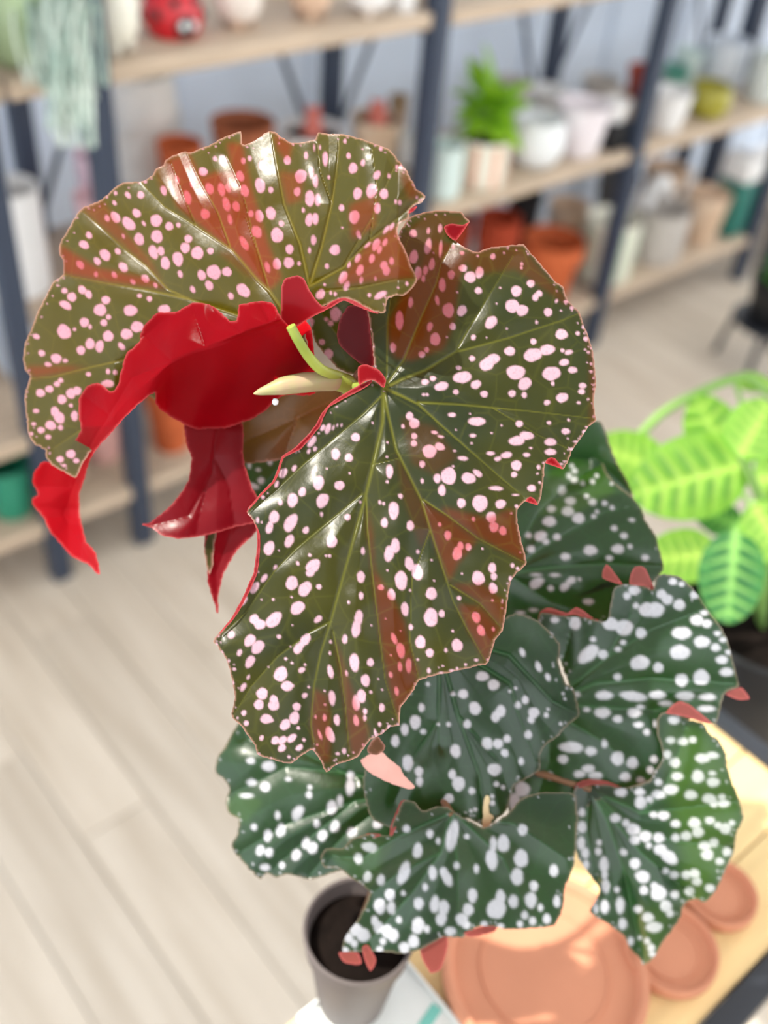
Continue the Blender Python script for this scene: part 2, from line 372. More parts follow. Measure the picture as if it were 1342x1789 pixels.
# --- middle shelf, second bay
pot('cup', 'pale mint ribbed cup next to the steel post', 776, 340, ZM, 62, 252, 'rib', mint, 'cup')
e_neon, r_n, h_n = pot('plant_pot', 'cream plant pot with pink stripes holding the lime green plant', 843, 318, ZM, 92, 238, 'cyl', cream, 'plant pot', soil=True, stripes=(peach, 8, 'v'))
pot('pot', 'round pearly white pot right of the pink striped pot', 938, 288, ZM, 100, 206, 'round', glaze('pearl', (234, 238, 240)))
pot('pot', 'white pot with faint pink specks near the shelf end', 1016, 264, ZM, 94, 180, 'taper', glaze('speckled_white', (242, 238, 242), (232, 224, 230)))
pot('pot', 'peach pot peeking out behind the pink striped pot', 894, 268, ZM, 52, 224, 'taper', peach)
pot('pot', 'grey pot in the back row above the pearly pot', 932, 192, ZM, 82, 142, 'bowl', greyc)
pot('pot', 'white pot in the back row above the speckled pot', 1000, 200, ZM, 80, 156, 'bowl', white)
pot('cup', 'small white cup standing in the back row behind the pearly pot', 962, 218, ZM, 40, 172, 'taper', warmw, 'cup')
pot('pot', 'small grey pot at the back of the middle shelf near the slanting post', 1048, 176, ZM, 66, 138, 'bowl', greyc)
p = np.array([2.045, 1.478, ZM]); e = empty('crate', tuple(p), 'black crate at the right end of middle shelf carrying a small white pot', 'crate')
cw = .03; chh = .06
g = MB(); g.box(-cw, cw, -cw * .8, cw * .8, 0, .006); g.build('bottom', black, e, bevel=.001)
for a, b_, c_, d_ in ((-cw, cw, -cw * .8, -cw * .8 + .005), (-cw, cw, cw * .8 - .005, cw * .8), (-cw, -cw + .005, -cw * .8, cw * .8), (cw - .005, cw, -cw * .8, cw * .8)):
    g = MB(); g.box(a, b_, c_, d_, .006, chh); g.build('side', black, e, bevel=.001)
g = MB(); g.box(-cw, cw, -cw * .8, cw * .8, chh, chh + .005); g.build('lid', black, e, bevel=.001)
pb = p + np.array([0, 0, chh + .005]); q = proj(pb)
pot('pot', 'small white pot standing on the black crate', q[0], q[1], pb[2], 44, q[1] - 34, 'bowl', white)
q2 = proj((pb[0] + .02, pb[1] + .13, ZM))
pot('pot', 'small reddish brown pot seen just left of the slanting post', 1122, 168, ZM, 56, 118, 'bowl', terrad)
# neon plant
def leafmesh_simple(name, m_, Lg=1.0, Wd=.62, cup=.18, droop=.25, ns=9, nw=6, heart=True):
    v = []; f = []; 
    for i in range(ns + 1):
        t = i / ns; w_ = Wd * (math.sin(math.pi * min(1, t ** .62)) ** .8) * .5
        for j in range(nw + 1):
            u = j / nw * 2 - 1; v.append((u * w_, t * Lg - (0.12 * abs(u) * (1 - t) if heart else 0), -droop * t * t * Lg + cup * w_ * u * u))
    for i in range(ns):
        for j in range(nw):
            a = i * (nw + 1) + j; f.append((a, a + 1, a + nw + 2, a + nw + 1))
    g = MB(); g.add(v, f); return g.mesh(name, m_)
neonm = mat('lime_leaf', (158, 210, 56), .4, .4, .25, 18, trans=.45)
pl = empty('lime_plant', tuple(np.array(e_neon.location) + [0, 0, h_n * .88]), 'bushy lime green leafy plant growing in the pink striped pot', 'plant')
nm = leafmesh_simple('leaf', neonm)
for k in range(34):
    a = k * 2.4; el = -.25 + 1.35 * (k / 34) ** .9; s_ = random.uniform(.062, .084)
    rr = random.uniform(.0, .030); zz = .035 + .06 * (k / 34) + random.uniform(-.005, .01)
    o = link('leaf', nm, pl, (rr * math.cos(a), rr * math.sin(a), zz)); o.scale = (s_, s_, s_); o.rotation_euler = (el - .1, random.uniform(-.3, .3), a - math.pi / 2)
for k in range(8):
    a = k * .8; g = MB(); g.tube([(0, 0, 0), (.012 * math.cos(a), .012 * math.sin(a), .04), (.026 * math.cos(a), .026 * math.sin(a), .07)], .0018, 6); g.build('stalk', neonm, pl)
o = link('leaf', nm, pl, (0, .004, .10)); o.scale = (.07, .10, .07); o.rotation_euler = (1.45, 0, .4)
# --- middle shelf, third bay
pot('pot', 'slim white pot just right of the slanting steel post', 1166, 236, ZM, 78, 158, 'taper', white)
pot('pot', 'olive green round pot on the far middle shelf', 1240, 206, ZM, 74, 148, 'round', olive)
pot('bowl', 'teal bowl behind the slim white pot', 1205, 150, ZM, 84, 118, 'bowl', teal, 'bowl')
pot('vase', 'large pale glassy vase behind the olive pot', 1282, 150, ZM, 92, 70, 'cyl', glaze('pale_blue_glaze', (222, 230, 240)), 'vase')
pot('vase', 'pale grey vase at the right frame edge on middle shelf', 1330, 168, ZM, 76, 96, 'cyl', glaze('pale_grey_glaze', (214, 222, 220)), 'vase')
pot('pot', 'pale mint pot left of the glassy vase in the back row', 1218, 112, ZM, 70, 88, 'bowl', mint)
# --- lower shelf
pot('pot', 'pink pot on the lowest shelf between the two left posts', 203, 838, ZL, 78, 712, 'taper', pinkm)
pot('pot', 'orange terracotta pot on the lowest shelf right of the steel post', 296, 776, ZL, 84, 668, 'terra', terra)
pot('pot', 'orange terracotta pot in front on the lowest shelf', 966, 500, ZL, 118, 418, 'terra', terra)
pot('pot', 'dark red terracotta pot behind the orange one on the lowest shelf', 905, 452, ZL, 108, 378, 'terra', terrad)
pot('pot', 'pale mint pot among the dark red terracotta pots', 856, 468, ZL, 96, 424, 'bowl', mint)
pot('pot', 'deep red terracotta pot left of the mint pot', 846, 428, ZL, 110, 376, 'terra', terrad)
pot('pot', 'tan pot at the back of the lowest shelf behind the striped pot', 985, 386, ZL, 110, 356, 'dish', tan)
pot('pot', 'cream pot with green stripes behind the slanting steel post', 1066, 500, ZL, 106, 380, 'cyl', cream, stripes=(palegreen, 10, 'v'))
pot('pot', 'black pot in the shade at the back of the lowest shelf', 918, 386, ZL, 84, 338, 'taper', black)
pot('pot', 'dark grey pot behind the slanting steel post', 1072, 352, ZL, 70, 306, 'taper', mat('charcoal', (80, 78, 78), .7))
pot('pot', 'grey concrete cylinder pot on the lowest shelf, far bay', 1152, 484, ZL, 92, 362, 'cyl', greyc)
pot('pot', 'tan clay pot in the far bay, rear of the two', 1222, 372, ZL, 92, 292, 'taper', tan)
pot('pot', 'tan clay pot in the far bay, front of the two', 1274, 414, ZL, 92, 336, 'taper', tan)
p = np.array([2.468, 1.585, ZL]); e = empty('ring_planter', tuple(p), 'white arched ring planter standing behind the grey concrete pot', 'planter')
rr = .062
g = MB(); g.tube([(rr * math.cos(a), 0, .018 + rr * 2.7 * math.sin(a)) for a in np.linspace(0, math.pi, 24)], .019, 10); g.build('arch', white, e)
g = MB(); g.box(-rr - .018, rr + .018, -.028, .028, 0, .018); o = g.build('base', white, e, bevel=.004)
# --- left unit
rs = (.612, 1.575, ZL); e = empty('riser', rs, 'small oak riser under the tall white footed pot', 'riser')
g = MB(); g.box(-.034, .034, -.07, .07, .182, .2); g.build('top', oak, e, bevel=.002)
for sy in (-1, 1):
    g = MB(); g.box(-.03, .03, sy * .06 - .006, sy * .06 + .006, 0, .182); g.build('side', oak, e, bevel=.002)
pot('pot', 'tall white pot on a narrower foot at the left frame edge', 36, 668, .35, 96, 326, 'foot', white)
pot('pot', 'teal green pot at the left edge on the lowest shelf', 16, 890, ZL, 90, 806, 'taper', tealb)
pot('pot', 'black pot under the tall white pot at the left edge', -6, 836, ZL, 80, 720, 'cyl', black)

# ------------------------------------------------------------------ begonia display table
TZ = .80
tb = (.36, .13, 0)
T = empty('display_table', tb, 'narrow display table with pale wood top and black metal edge', 'table')
topw = mat('pale_table_wood', (236, 206, 150), .5, .3, .15, 5, bump=.08, stretch=(2, 16, 4))
bm_ = mat('black_metal', (38, 42, 50), .4, .5)
X0, X1, Y0, Y1 = .166, .575, .055, .216
nb = 3
for i in range(nb):
    a = Y0 + (Y1 - Y0) * i / nb; b_ = Y0 + (Y1 - Y0) * (i + 1) / nb
    g = MB(); g.box(X0 - tb[0], X1 - tb[0], a - tb[1] + .0006, b_ - tb[1] - .0006, TZ - .018, TZ); g.build('plank', topw, T, bevel=.0015)
for (a, b_, c_, d_) in ((X0, X1, Y0 - .018, Y0 - .001), (X1, X1 + .018, Y0 - .018, Y1 + .006)):
    g = MB(); g.box(a - tb[0], b_ - tb[0], c_ - tb[1], d_ - tb[1], TZ - .03, TZ + .003); g.build('edge_bar', bm_, T, bevel=.002)
for x in (X0 + .01, X1 - .01):
    for y in (Y0 + .01, Y1 - .012):
        g = MB(); g.box(x - .011 - tb[0], x + .011 - tb[0], y - .011 - tb[1], y + .011 - tb[1], 0, TZ - .03); g.build('leg', bm_, T, bevel=.002)
# terracotta saucers
saucm = mat('pink_terracotta', (206, 142, 112), .75, .25, .1, 16, bump=.08)
def saucer(px, py, r, h, label):
    p = onz(px, py, TZ); e = empty('saucer', tuple(p), label, 'saucer', group='terracotta saucers on the table')
    g = MB(); g.lathe([(r * .86, 0), (r * .97, h * .12), (r, h * .3), (r, h * .82), (r * .985, h), (r * .93, h * 1.0), (r * .91, h * .93), (r * .88, h * .55), (r * .8, h * .5), (.003, h * .5)], 56); g.build('body', saucm, e)
    g = MB(); g.tube([(r * .62 * math.cos(a), r * .62 * math.sin(a), h * .5) for a in np.linspace(0, 2 * math.pi, 49)], .0012, 6); g.build('ring', saucm, e)
saucer(948, 1704, .0665, .014, 'largest terracotta saucer, half shaded by the lowest begonia leaf')
saucer(1166, 1668, .0315, .012, 'middle terracotta saucer under the pointed leaf tip')
saucer(1252, 1572, .0255, .012, 'smallest terracotta saucer, farthest from the largest one')
# tray
tr = (.212, .176, TZ); e = empty('tray', tr, 'white tray with a teal streak under the begonia pot', 'tray')
trm = mat('tray_white', (224, 228, 226), .4, .4)
g = MB(); g.box(-.036, .036, -.036, .036, 0, .003); g.build('bottom', trm, e, bevel=.001)
for (a, b_, c_, d_) in ((-.036, .036, -.038, -.036), (-.036, .036, .036, .038), (.036, .038, -.038, .038), (-.038, -.036, -.038, .038)):
    g = MB(); g.box(a, b_, c_, d_, 0, .007); g.build('lip', trm, e, bevel=.0006)
g = MB(); g.box(-.013, .013, -.0035, .0035, .003, .0034); o = g.build('streak', mat('teal_print', (120, 196, 184), .5), e); o.location = (.022, -.014, 0); o.rotation_euler.z = .25

# ------------------------------------------------------------------ begonia
pc = onz(628, 1625, .888); PB = np.array([pc[0], pc[1], TZ + .003])
B = empty('begonia', tuple(PB), 'potted begonia with large pink-spotted olive leaves and red undersides', 'potted plant')
potm = mat('charcoal_pot', (92, 84, 82), .55, .4, .1, 12)
g = MB(); hp = .086
g.lathe([(.0205, 0), (.021, .002), (.0285, hp * .8), (.0305, hp * .81), (.032, hp), (.0305, hp), (.028, hp * .8), (.02, hp * .7), (.002, hp * .7)], 44); bp = g.build('pot', potm, B)
g = MB(); g.tube([(.0313 * math.cos(a), .0313 * math.sin(a), hp) for a in np.linspace(0, 2 * math.pi, 41)], .0012, 6); g.build('rim', potm, bp)
g = MB(); g.lathe([(.02, hp * .8), (.0283, hp * .84), (.0283, hp * .85), (.015, hp * .88), (.002, hp * .87)], 30); g.build('soil', soil_m, bp)

def leafmat(name, green, tint_glow, vein, spot, spotb, under, tgreen, ttint, tunder, rough=.3, trans=.3, edge=(206, 150, 140), coat=.04, green2=None, spec=.28):
    M = bpy.data.materials.new(name); M.use_nodes = True; nt = M.node_tree; N = nt.nodes; Lk = nt.links
    b = N['Principled BSDF']; out = N['Material Output']
    def att(n): a = N.new('ShaderNodeAttribute'); a.attribute_name = n; return a.outputs['Fac']
    def mix(f, a, b_):
        x = N.new('ShaderNodeMix'); x.data_type = 'RGBA'
        if f is not None:
            if isinstance(f, float): x.inputs[0].default_value = f
            else: Lk.new(f, x.inputs[0])
        for k, s_ in ((6, a), (7, b_)):
            if isinstance(s_, tuple): x.inputs[k].default_value = s_ if len(s_) == 4 else L4(s_)
            else: Lk.new(s_, x.inputs[k])
        return x.outputs[2]
    sp, ve, br, ed = att('spot'), att('vein'), att('tint_glow'), att('edge')
    geo = N.new('ShaderNodeNewGeometry'); tcn = N.new('ShaderNodeTexCoord')
    nz = N.new('ShaderNodeTexNoise'); nz.inputs['Scale'].default_value = 60; nz.inputs['Detail'].default_value = 5; Lk.new(tcn.outputs['Object'], nz.inputs['Vector'])
    g1 = mix(nz.outputs[0], tuple(x * .72 for x in lin(green)) + (1,), tuple(min(1, x * 1.25) for x in lin(green)) + (1,))
    if green2:
        nb_ = N.new('ShaderNodeTexNoise'); nb_.inputs['Scale'].default_value = 16; nb_.inputs['Detail'].default_value = 2; Lk.new(tcn.outputs['Object'], nb_.inputs['Vector'])
        rp_ = N.new('ShaderNodeMapRange'); rp_.inputs[1].default_value = .4; rp_.inputs[2].default_value = .6; Lk.new(nb_.outputs[0], rp_.inputs[0])
        g1 = mix(rp_.outputs[0], g1, green2)
    c = mix(br, g1, tint_glow); c = mix(ve, c, vein)  # second leaf tone; on the begonia it also carries painted backlit glow
    vo = N.new('ShaderNodeTexVoronoi'); vo.feature = 'DISTANCE_TO_EDGE'; vo.inputs['Scale'].default_value = 75; Lk.new(tcn.outputs['Object'], vo.inputs['Vector'])
    vr = N.new('ShaderNodeMapRange'); vr.inputs[1].default_value = .0; vr.inputs[2].default_value = .045; vr.inputs[3].default_value = .16; vr.inputs[4].default_value = 0; Lk.new(vo.outputs['Distance'], vr.inputs[0])
    c = mix(vr.outputs[0], c, vein)
    c = mix(ed, c, edge)
    fine = N.new('ShaderNodeTexNoise'); fine.inputs['Scale'].default_value = 900; Lk.new(tcn.outputs['Object'], fine.inputs['Vector'])
    sc = mix(br, spot, spotb)
    fr = N.new('ShaderNodeMapRange'); fr.inputs[1].default_value = .5; fr.inputs[2].default_value = .75; fr.inputs[4].default_value = .45; Lk.new(fine.outputs[0], fr.inputs[0])
    sc = mix(fr.outputs[0], sc, tuple(x * .55 for x in lin(spot)) + (1,))
    c = mix(sp, c, sc)
    u = mix(nz.outputs[0], tuple(x * .7 for x in lin(under)) + (1,), tuple(min(1, x * 1.2) for x in lin(under)) + (1,))
    u = mix(ed, u, (190, 90, 92))
    col = mix(geo.outputs['Backfacing'], c, u)
    Lk.new(col, b.inputs['Base Color'])
    t = mix(br, tgreen, ttint); t = mix(sp, t, spotb); t = mix(geo.outputs['Backfacing'], t, tunder)
    tb_ = N.new('ShaderNodeBsdfTranslucent'); Lk.new(t, tb_.inputs[0])
    b.inputs['Roughness'].default_value = rough; sm_ = N.new('ShaderNodeMapRange'); sm_.inputs[3].default_value = spec; sm_.inputs[4].default_value = spec * .35; Lk.new(geo.outputs['Backfacing'], sm_.inputs[0]); Lk.new(sm_.outputs[0], b.inputs['Specular IOR Level'])
    b.inputs['Coat Weight'].default_value = coat; b.inputs['Coat Roughness'].default_value = .18
    bp_ = N.new('ShaderNodeBump'); bp_.inputs['Strength'].default_value = .25; bp_.inputs['Distance'].default_value = .0006
    n2 = N.new('ShaderNodeTexNoise'); n2.inputs['Scale'].default_value = 220; n2.inputs['Detail'].default_value = 3; Lk.new(tcn.outputs['Object'], n2.inputs['Vector'])
    Lk.new(n2.outputs[0], bp_.inputs['Height']); Lk.new(bp_.outputs[0], b.inputs['Normal'])
    mx = N.new('ShaderNodeMixShader'); mx.inputs[0].default_value = trans
    Lk.new(b.outputs[0], mx.inputs[1]); Lk.new(tb_.outputs[0], mx.inputs[2]); Lk.new(mx.outputs[0], out.inputs[0])
    return M
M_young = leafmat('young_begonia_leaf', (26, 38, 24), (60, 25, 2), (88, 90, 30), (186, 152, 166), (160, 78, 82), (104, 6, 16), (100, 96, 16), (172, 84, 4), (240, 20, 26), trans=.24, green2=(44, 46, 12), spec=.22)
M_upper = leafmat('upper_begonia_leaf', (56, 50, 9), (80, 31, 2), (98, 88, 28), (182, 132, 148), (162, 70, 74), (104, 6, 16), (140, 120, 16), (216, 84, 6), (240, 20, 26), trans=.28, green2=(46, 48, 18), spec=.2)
M_old = leafmat('mature_begonia_leaf', (11, 36, 24), (38, 72, 14), (46, 84, 52), (180, 182, 190), (174, 182, 174), (122, 60, 54), (60, 120, 40), (110, 150, 30), (190, 90, 70), rough=.32, trans=.2, edge=(150, 126, 110), coat=.2, spec=.42, green2=(20, 46, 22))
M_hang = leafmat('red_begonia_leaf', (84, 54, 36), (122, 50, 22), (130, 80, 50), (232, 190, 196), (226, 130, 138), (92, 10, 20), (150, 110, 40), (200, 80, 20), (190, 20, 30), trans=.25)

def resample(poly, step=4.0, jit=0.0):
    p = np.array(poly, float); n = len(p); out = []
    for i in range(n):
        p0, p1, p2, p3 = p[i - 1], p[i], p[(i + 1) % n], p[(i + 2) % n]
        k = max(1, int(np.linalg.norm(p2 - p1) / step))
        t = (np.arange(k) / k)[:, None]; T_ = .30
        m1 = (p2 - p0) * T_; m2 = (p3 - p1) * T_
        out.append((2 * t**3 - 3 * t**2 + 1) * p1 + (t**3 - 2 * t**2 + t) * m1 + (-2 * t**3 + 3 * t**2) * p2 + (t**3 - t**2) * m2)
    q = np.concatenate(out)
    if jit: q += rng.normal(0, jit, q.shape)
    return q
def inside(poly, x, y):
    r = np.zeros(x.shape, bool); n = len(poly)
    for i in range(n):
        x1, y1 = poly[i]; x2, y2 = poly[(i + 1) % n]
        if y1 == y2: continue
        c = ((y1 > y) != (y2 > y)) & (x < (x2 - x1) * (y - y1) / (y2 - y1) + x1); r ^= c
    return r
def segdist(x, y, a, b_):
    ax, ay = a; dx, dy = b_[0] - ax, b_[1] - ay; L2 = dx * dx + dy * dy + 1e-9
    t = np.clip(((x - ax) * dx + (y - ay) * dy) / L2, 0, 1)
    return np.hypot(x - ax - t * dx, y - ay - t * dy), t
def blur(a, k):
    if k < 1: return a
    for ax in (0, 1):
        for _ in range(2):
            s = np.zeros_like(a)
            for i in range(-k, k + 1): s += np.roll(a, i, ax)
            a = s / (2 * k + 1)
    return a
def tiles(*ts):
    out = []
    for x0, y0, sc, lst in ts:
        for q in lst:
            q = tuple(q)
            if len(q) == 3: q = (q[0], q[1], q[2], q[2], 0)
            elif len(q) == 4: q = q + (0,)
            out.append((x0 + q[0] / sc, y0 + q[1] / sc, q[2] / sc, q[3] / sc, q[4]))
    return out
def sheet(name, outline, dfun, material, parent, veins=(), spots=(), tint_glow=(), step=3.0, amp=.0022, flip=False, jit=.5, vw=2.6, bblur=5, wav=.0012, edgew=1.0, rimdots=0, base=PB):
    ol = resample(outline, 4.0, jit)
    x0, y0 = ol.min(0) - 2 * step; x1, y1 = ol.max(0) + 2 * step
    gx = np.arange(x0, x1, step); gy = np.arange(y0, y1, step); X, Y = np.meshgrid(gx, gy); ny, nx = X.shape
    cin = inside(ol, X[:-1, :-1] + step / 2, Y[:-1, :-1] + step / 2)
    used = np.zeros((ny, nx), bool)
    for dy in (0, 1):
        for dx in (0, 1): used[dy:ny - 1 + dy, dx:nx - 1 + dx] |= cin
    cnt = np.zeros((ny, nx), int)
    for dy in (0, 1):
        for dx in (0, 1): cnt[dy:ny - 1 + dy, dx:nx - 1 + dx] += cin
    border = used & (cnt < 4)
    # edge distance by erosion
    lev = np.zeros((ny, nx)); cur = used.copy() & ~border
    for k in range(1, 9):
        lev[cur] = k; e_ = cur.copy()
        for ax, s_ in ((0, 1), (0, -1), (1, 1), (1, -1)): e_ &= np.roll(cur, s_, ax)
        cur = e_
    edge = np.exp(-(lev * step / (1.9 * edgew)) ** 2) * .55  # pinkish margin tone, also standing in for light caught by the rim
    # veins
    dv = np.full((ny, nx), 1e3); vein = np.zeros((ny, nx))
    for k, vn in enumerate(veins):
        main = vn[0] if isinstance(vn[0], (int, float)) else 1.0
        pts = vn[1:] if isinstance(vn[0], (int, float)) else vn
        n = len(pts) - 1
        for i in range(n):
            d, t = segdist(X, Y, pts[i], pts[i + 1]); dv = np.minimum(dv, d)
            wd_ = vw * main * (1 - .72 * (i + t) / n); vein = np.maximum(vein, np.clip(1.35 - d / np.maximum(wd_, .8), 0, 1) * (1 - .45 * (i + t) / n))
    sp = np.zeros((ny, nx))
    allsp = list(spots)
    if rimdots:
        idx = rng.integers(0, len(ol), rimdots)
        cen = ol.mean(0)
        for i in idx:
            q = ol[i] + (cen - ol[i]) / np.linalg.norm(cen - ol[i]) * rng.uniform(2, 14); s_ = rng.uniform(.8, 1.7); allsp.append((q[0], q[1], s_, s_ * rng.uniform(.8, 1.5), rng.uniform(0, 90)))
    for (sx, sy, a, b_, ang) in allsp:
        a = max(a, 1.2); b_ = max(b_, 1.2); rr = max(a, b_) + 4
        i0, i1 = np.searchsorted(gx, [sx - rr, sx + rr]); j0, j1 = np.searchsorted(gy, [sy - rr, sy + rr])
        if i1 <= i0 or j1 <= j0: continue
        xs = X[j0:j1, i0:i1] - sx; ys = Y[j0:j1, i0:i1] - sy; q = math.radians(ang); ca, sa = math.cos(q), math.sin(q)
        u = xs * ca + ys * sa; w_ = -xs * sa + ys * ca; th = np.arctan2(w_, u)
        wob = .93 * (1 + .035 * np.sin(3 * th + sx) + .025 * np.sin(5 * th + sy))
        rad = np.sqrt((u / a) ** 2 + (w_ / b_) ** 2) / wob
        dd = (1 - rad) * min(a, b_); sp[j0:j1, i0:i1] = np.maximum(sp[j0:j1, i0:i1], np.clip(.5 + dd / (1.1 * step), 0, 1))
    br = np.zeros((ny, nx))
    for bz in tint_glow:
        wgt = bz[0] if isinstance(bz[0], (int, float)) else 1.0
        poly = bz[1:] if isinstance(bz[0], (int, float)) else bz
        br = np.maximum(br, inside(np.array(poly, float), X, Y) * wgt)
    if len(tint_glow): br = blur(br, max(1, int(bblur / step)))
    vein *= (1 - sp * .85)
    # geometry
    PX, PY = X.copy(), Y.copy()
    bj, bi = np.nonzero(border)
    fine = resample(ol, 1.2)
    for s0 in range(0, len(bj), 400):
        jj, ii = bj[s0:s0 + 400], bi[s0:s0 + 400]
        D = (X[jj, ii][:, None] - fine[None, :, 0]) ** 2 + (Y[jj, ii][:, None] - fine[None, :, 1]) ** 2
        k = D.argmin(1); PX[jj, ii] = fine[k, 0]; PY[jj, ii] = fine[k, 1]
    d = dfun(PX, PY)
    if len(veins): d = d - amp * (1 - np.exp(-(dv / 22.0) ** 1.3)) + amp * .25 * vein
    d = d + wav * (np.sin(PX / 31 + PY / 47) * np.sin(PY / 29 - PX / 61))
    ids = -np.ones((ny, nx), int); ids[used] = np.arange(used.sum())
    V = (P(PX[used], PY[used], PD(d[used]) if base is PB else d[used]) - base)
    jj, ii = np.nonzero(cin)
    q = np.stack([ids[jj, ii], ids[jj + 1, ii], ids[jj + 1, ii + 1], ids[jj, ii + 1]], 1)
    if flip: q = q[:, ::-1]
    me = bpy.data.meshes.new(name); nv, nf = len(V), len(q)
    me.vertices.add(nv); me.vertices.foreach_set('co', V.astype(np.float32).ravel())
    me.loops.add(nf * 4); me.loops.foreach_set('vertex_index', q.astype(np.int32).ravel())
    me.polygons.add(nf); me.polygons.foreach_set('loop_start', np.arange(0, nf * 4, 4, dtype=np.int32)); me.polygons.foreach_set('loop_total', np.full(nf, 4, np.int32))
    me.polygons.foreach_set('use_smooth', np.ones(nf, bool)); me.update(calc_edges=True); me.validate()
    for nm_, arr in (('spot', sp), ('vein', vein), ('tint_glow', br), ('edge', edge)):
        a = me.attributes.new(nm_, 'FLOAT', 'POINT'); a.data.foreach_set('value', arr[used].astype(np.float32))
    me.materials.append(material)
    return link(name, me, parent)
def plane(d0, cx, cy, gx=0, gy=0, qx=0, qy=0, qxy=0):
    """depth in metres at pixel (cx,cy) with slopes per 1000 px and quadratic curl"""
    return lambda x, y: d0 + gx * (x - cx) / 1000 + gy * (y - cy) / 1000 + qx * ((x - cx) / 500) ** 2 + qy * ((y - cy) / 500) ** 2 + qxy * (x - cx) * (y - cy) / 250000
def nearer(fn, off): return lambda x, y: fn(x, y) - off
#DATA
K = 3.195
# ---- main front leaf
d1 = plane(.412, 680, 850, gx=-.006, gy=-.030, qx=.012, qy=.010)
o1 = [(668,672),(655,640),(651,600),(645,560),(642,535),(660,480),(690,420),(715,381),(746,370),(771,368),(806,370),(812,378),(820,388),(797,420),(821,437),(837,440),(859,432),(909,427),(915,427),(940,456),(953,471),(972,493),(984,501),(992,525),(1012,545),(1019,565),(1028,587),(1036,615),(1040,647),(1041,671),(1038,703),(1041,734),(1028,746),(1016,765),(1000,787),(990,812),(983,820),(966,806),(953,809),(950,834),(945,872),(939,882),(924,872),(906,887),(903,900),(906,922),(912,950),(917,967),(920,986),(901,1003),(892,1017),(886,1055),(879,1098),(865,1120),(853,1158),(842,1161),(810,1169),(776,1177),(748,1183),(732,1189),(723,1205),(707,1227),(699,1239),(698,1267),(682,1270),(666,1283),(648,1292),(635,1308),(624,1324),(607,1330),(584,1338),(570,1349),(560,1329),(545,1310),(516,1328),(510,1333),(495,1332),(469,1325),(451,1319),(444,1300),(419,1266),(405,1252),(410,1219),(405,1188),(401,1169),(394,1150),(379,1128),(372,1120),(385,1106),(404,1081),(423,1047),(435,1019),(443,1000),(449,957),(449,929),(441,907),(431,895),(437,884),(460,857),(476,841),(485,820),(493,798),(513,785),(535,763),(551,744),(563,722),(579,704),(604,688),(629,674),(651,665)]
v1 = [(1.7,(671,678),(668,738),(654,801),(638,867),(620,932),(601,1000),(579,1081),(560,1141),(548,1200),(543,1266),(548,1297)),
 (1.2,(671,678),(676,716),(692,785),(736,873),(752,926),(773,992),(792,1051),(817,1101),(848,1155)),
 (.7,(740,873),(781,900),(834,940),(903,976),(918,983)),(.6,(787,1022),(839,1055),(876,1098)),
 (1.3,(671,678),(703,692),(731,706),(771,743),(821,787),(878,837),(915,868)),(1.0,(731,703),(796,706),(859,712),(922,718),(1037,731)),
 (1.3,(671,678),(703,662),(743,647),(796,615),(890,590),(984,559),(1012,547)),(.6,(796,615),(815,581),(859,509),(897,446)),
 (.9,(671,678),(706,628),(734,559),(762,496),(771,460),(790,425)),(.7,(671,678),(676,653),(677,559),(690,480),(720,400)),
 (.7,(640,867),(642,926),(651,1007),(663,1108),(673,1189),(698,1267)),(.6,(582,1103),(595,1166),(604,1238),(610,1313)),
 (.8,(632,863),(579,907),(516,960),(479,998),(430,1070),(388,1108)),(.8,(668,690),(635,723),(598,754),(535,807),(485,854),(434,895)),
 (.7,(579,1085),(540,1105),(485,1147),(438,1200),(408,1250)),(.5,(650,812),(700,800)),(.45,(860,712),(940,760),(1000,787)),(.4,(751,926),(720,1010),(716,1120),(732,1185))]
b1 = [(.85,(680,560),(700,520),(760,420),(806,430),(815,445),(800,500),(795,560),(775,610),(720,630),(690,625),(678,600)),(.6,(800,440),(909,427),(960,490),(1012,545),(985,530),(900,470),(830,480)),(.5,(640,530),(700,410),(750,372),(815,378),(780,410),(720,470)),  # orange sectors: young leaf pigment plus backlit glow painted into the colour
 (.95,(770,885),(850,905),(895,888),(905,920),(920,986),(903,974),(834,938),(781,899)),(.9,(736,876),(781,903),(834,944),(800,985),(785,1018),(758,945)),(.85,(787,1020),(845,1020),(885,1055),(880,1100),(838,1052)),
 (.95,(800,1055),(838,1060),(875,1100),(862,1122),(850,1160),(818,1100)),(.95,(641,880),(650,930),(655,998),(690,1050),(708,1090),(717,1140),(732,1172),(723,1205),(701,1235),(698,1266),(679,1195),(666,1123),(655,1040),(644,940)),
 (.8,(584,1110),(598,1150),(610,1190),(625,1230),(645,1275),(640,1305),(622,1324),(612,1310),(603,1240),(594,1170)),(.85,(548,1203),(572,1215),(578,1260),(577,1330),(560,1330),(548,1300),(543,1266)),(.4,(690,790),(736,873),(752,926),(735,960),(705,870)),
 (.6,(1020,560),(1041,640),(1045,735),(1030,745),(1032,640)),(.4,(700,730),(760,745),(800,800),(760,830),(720,810))]
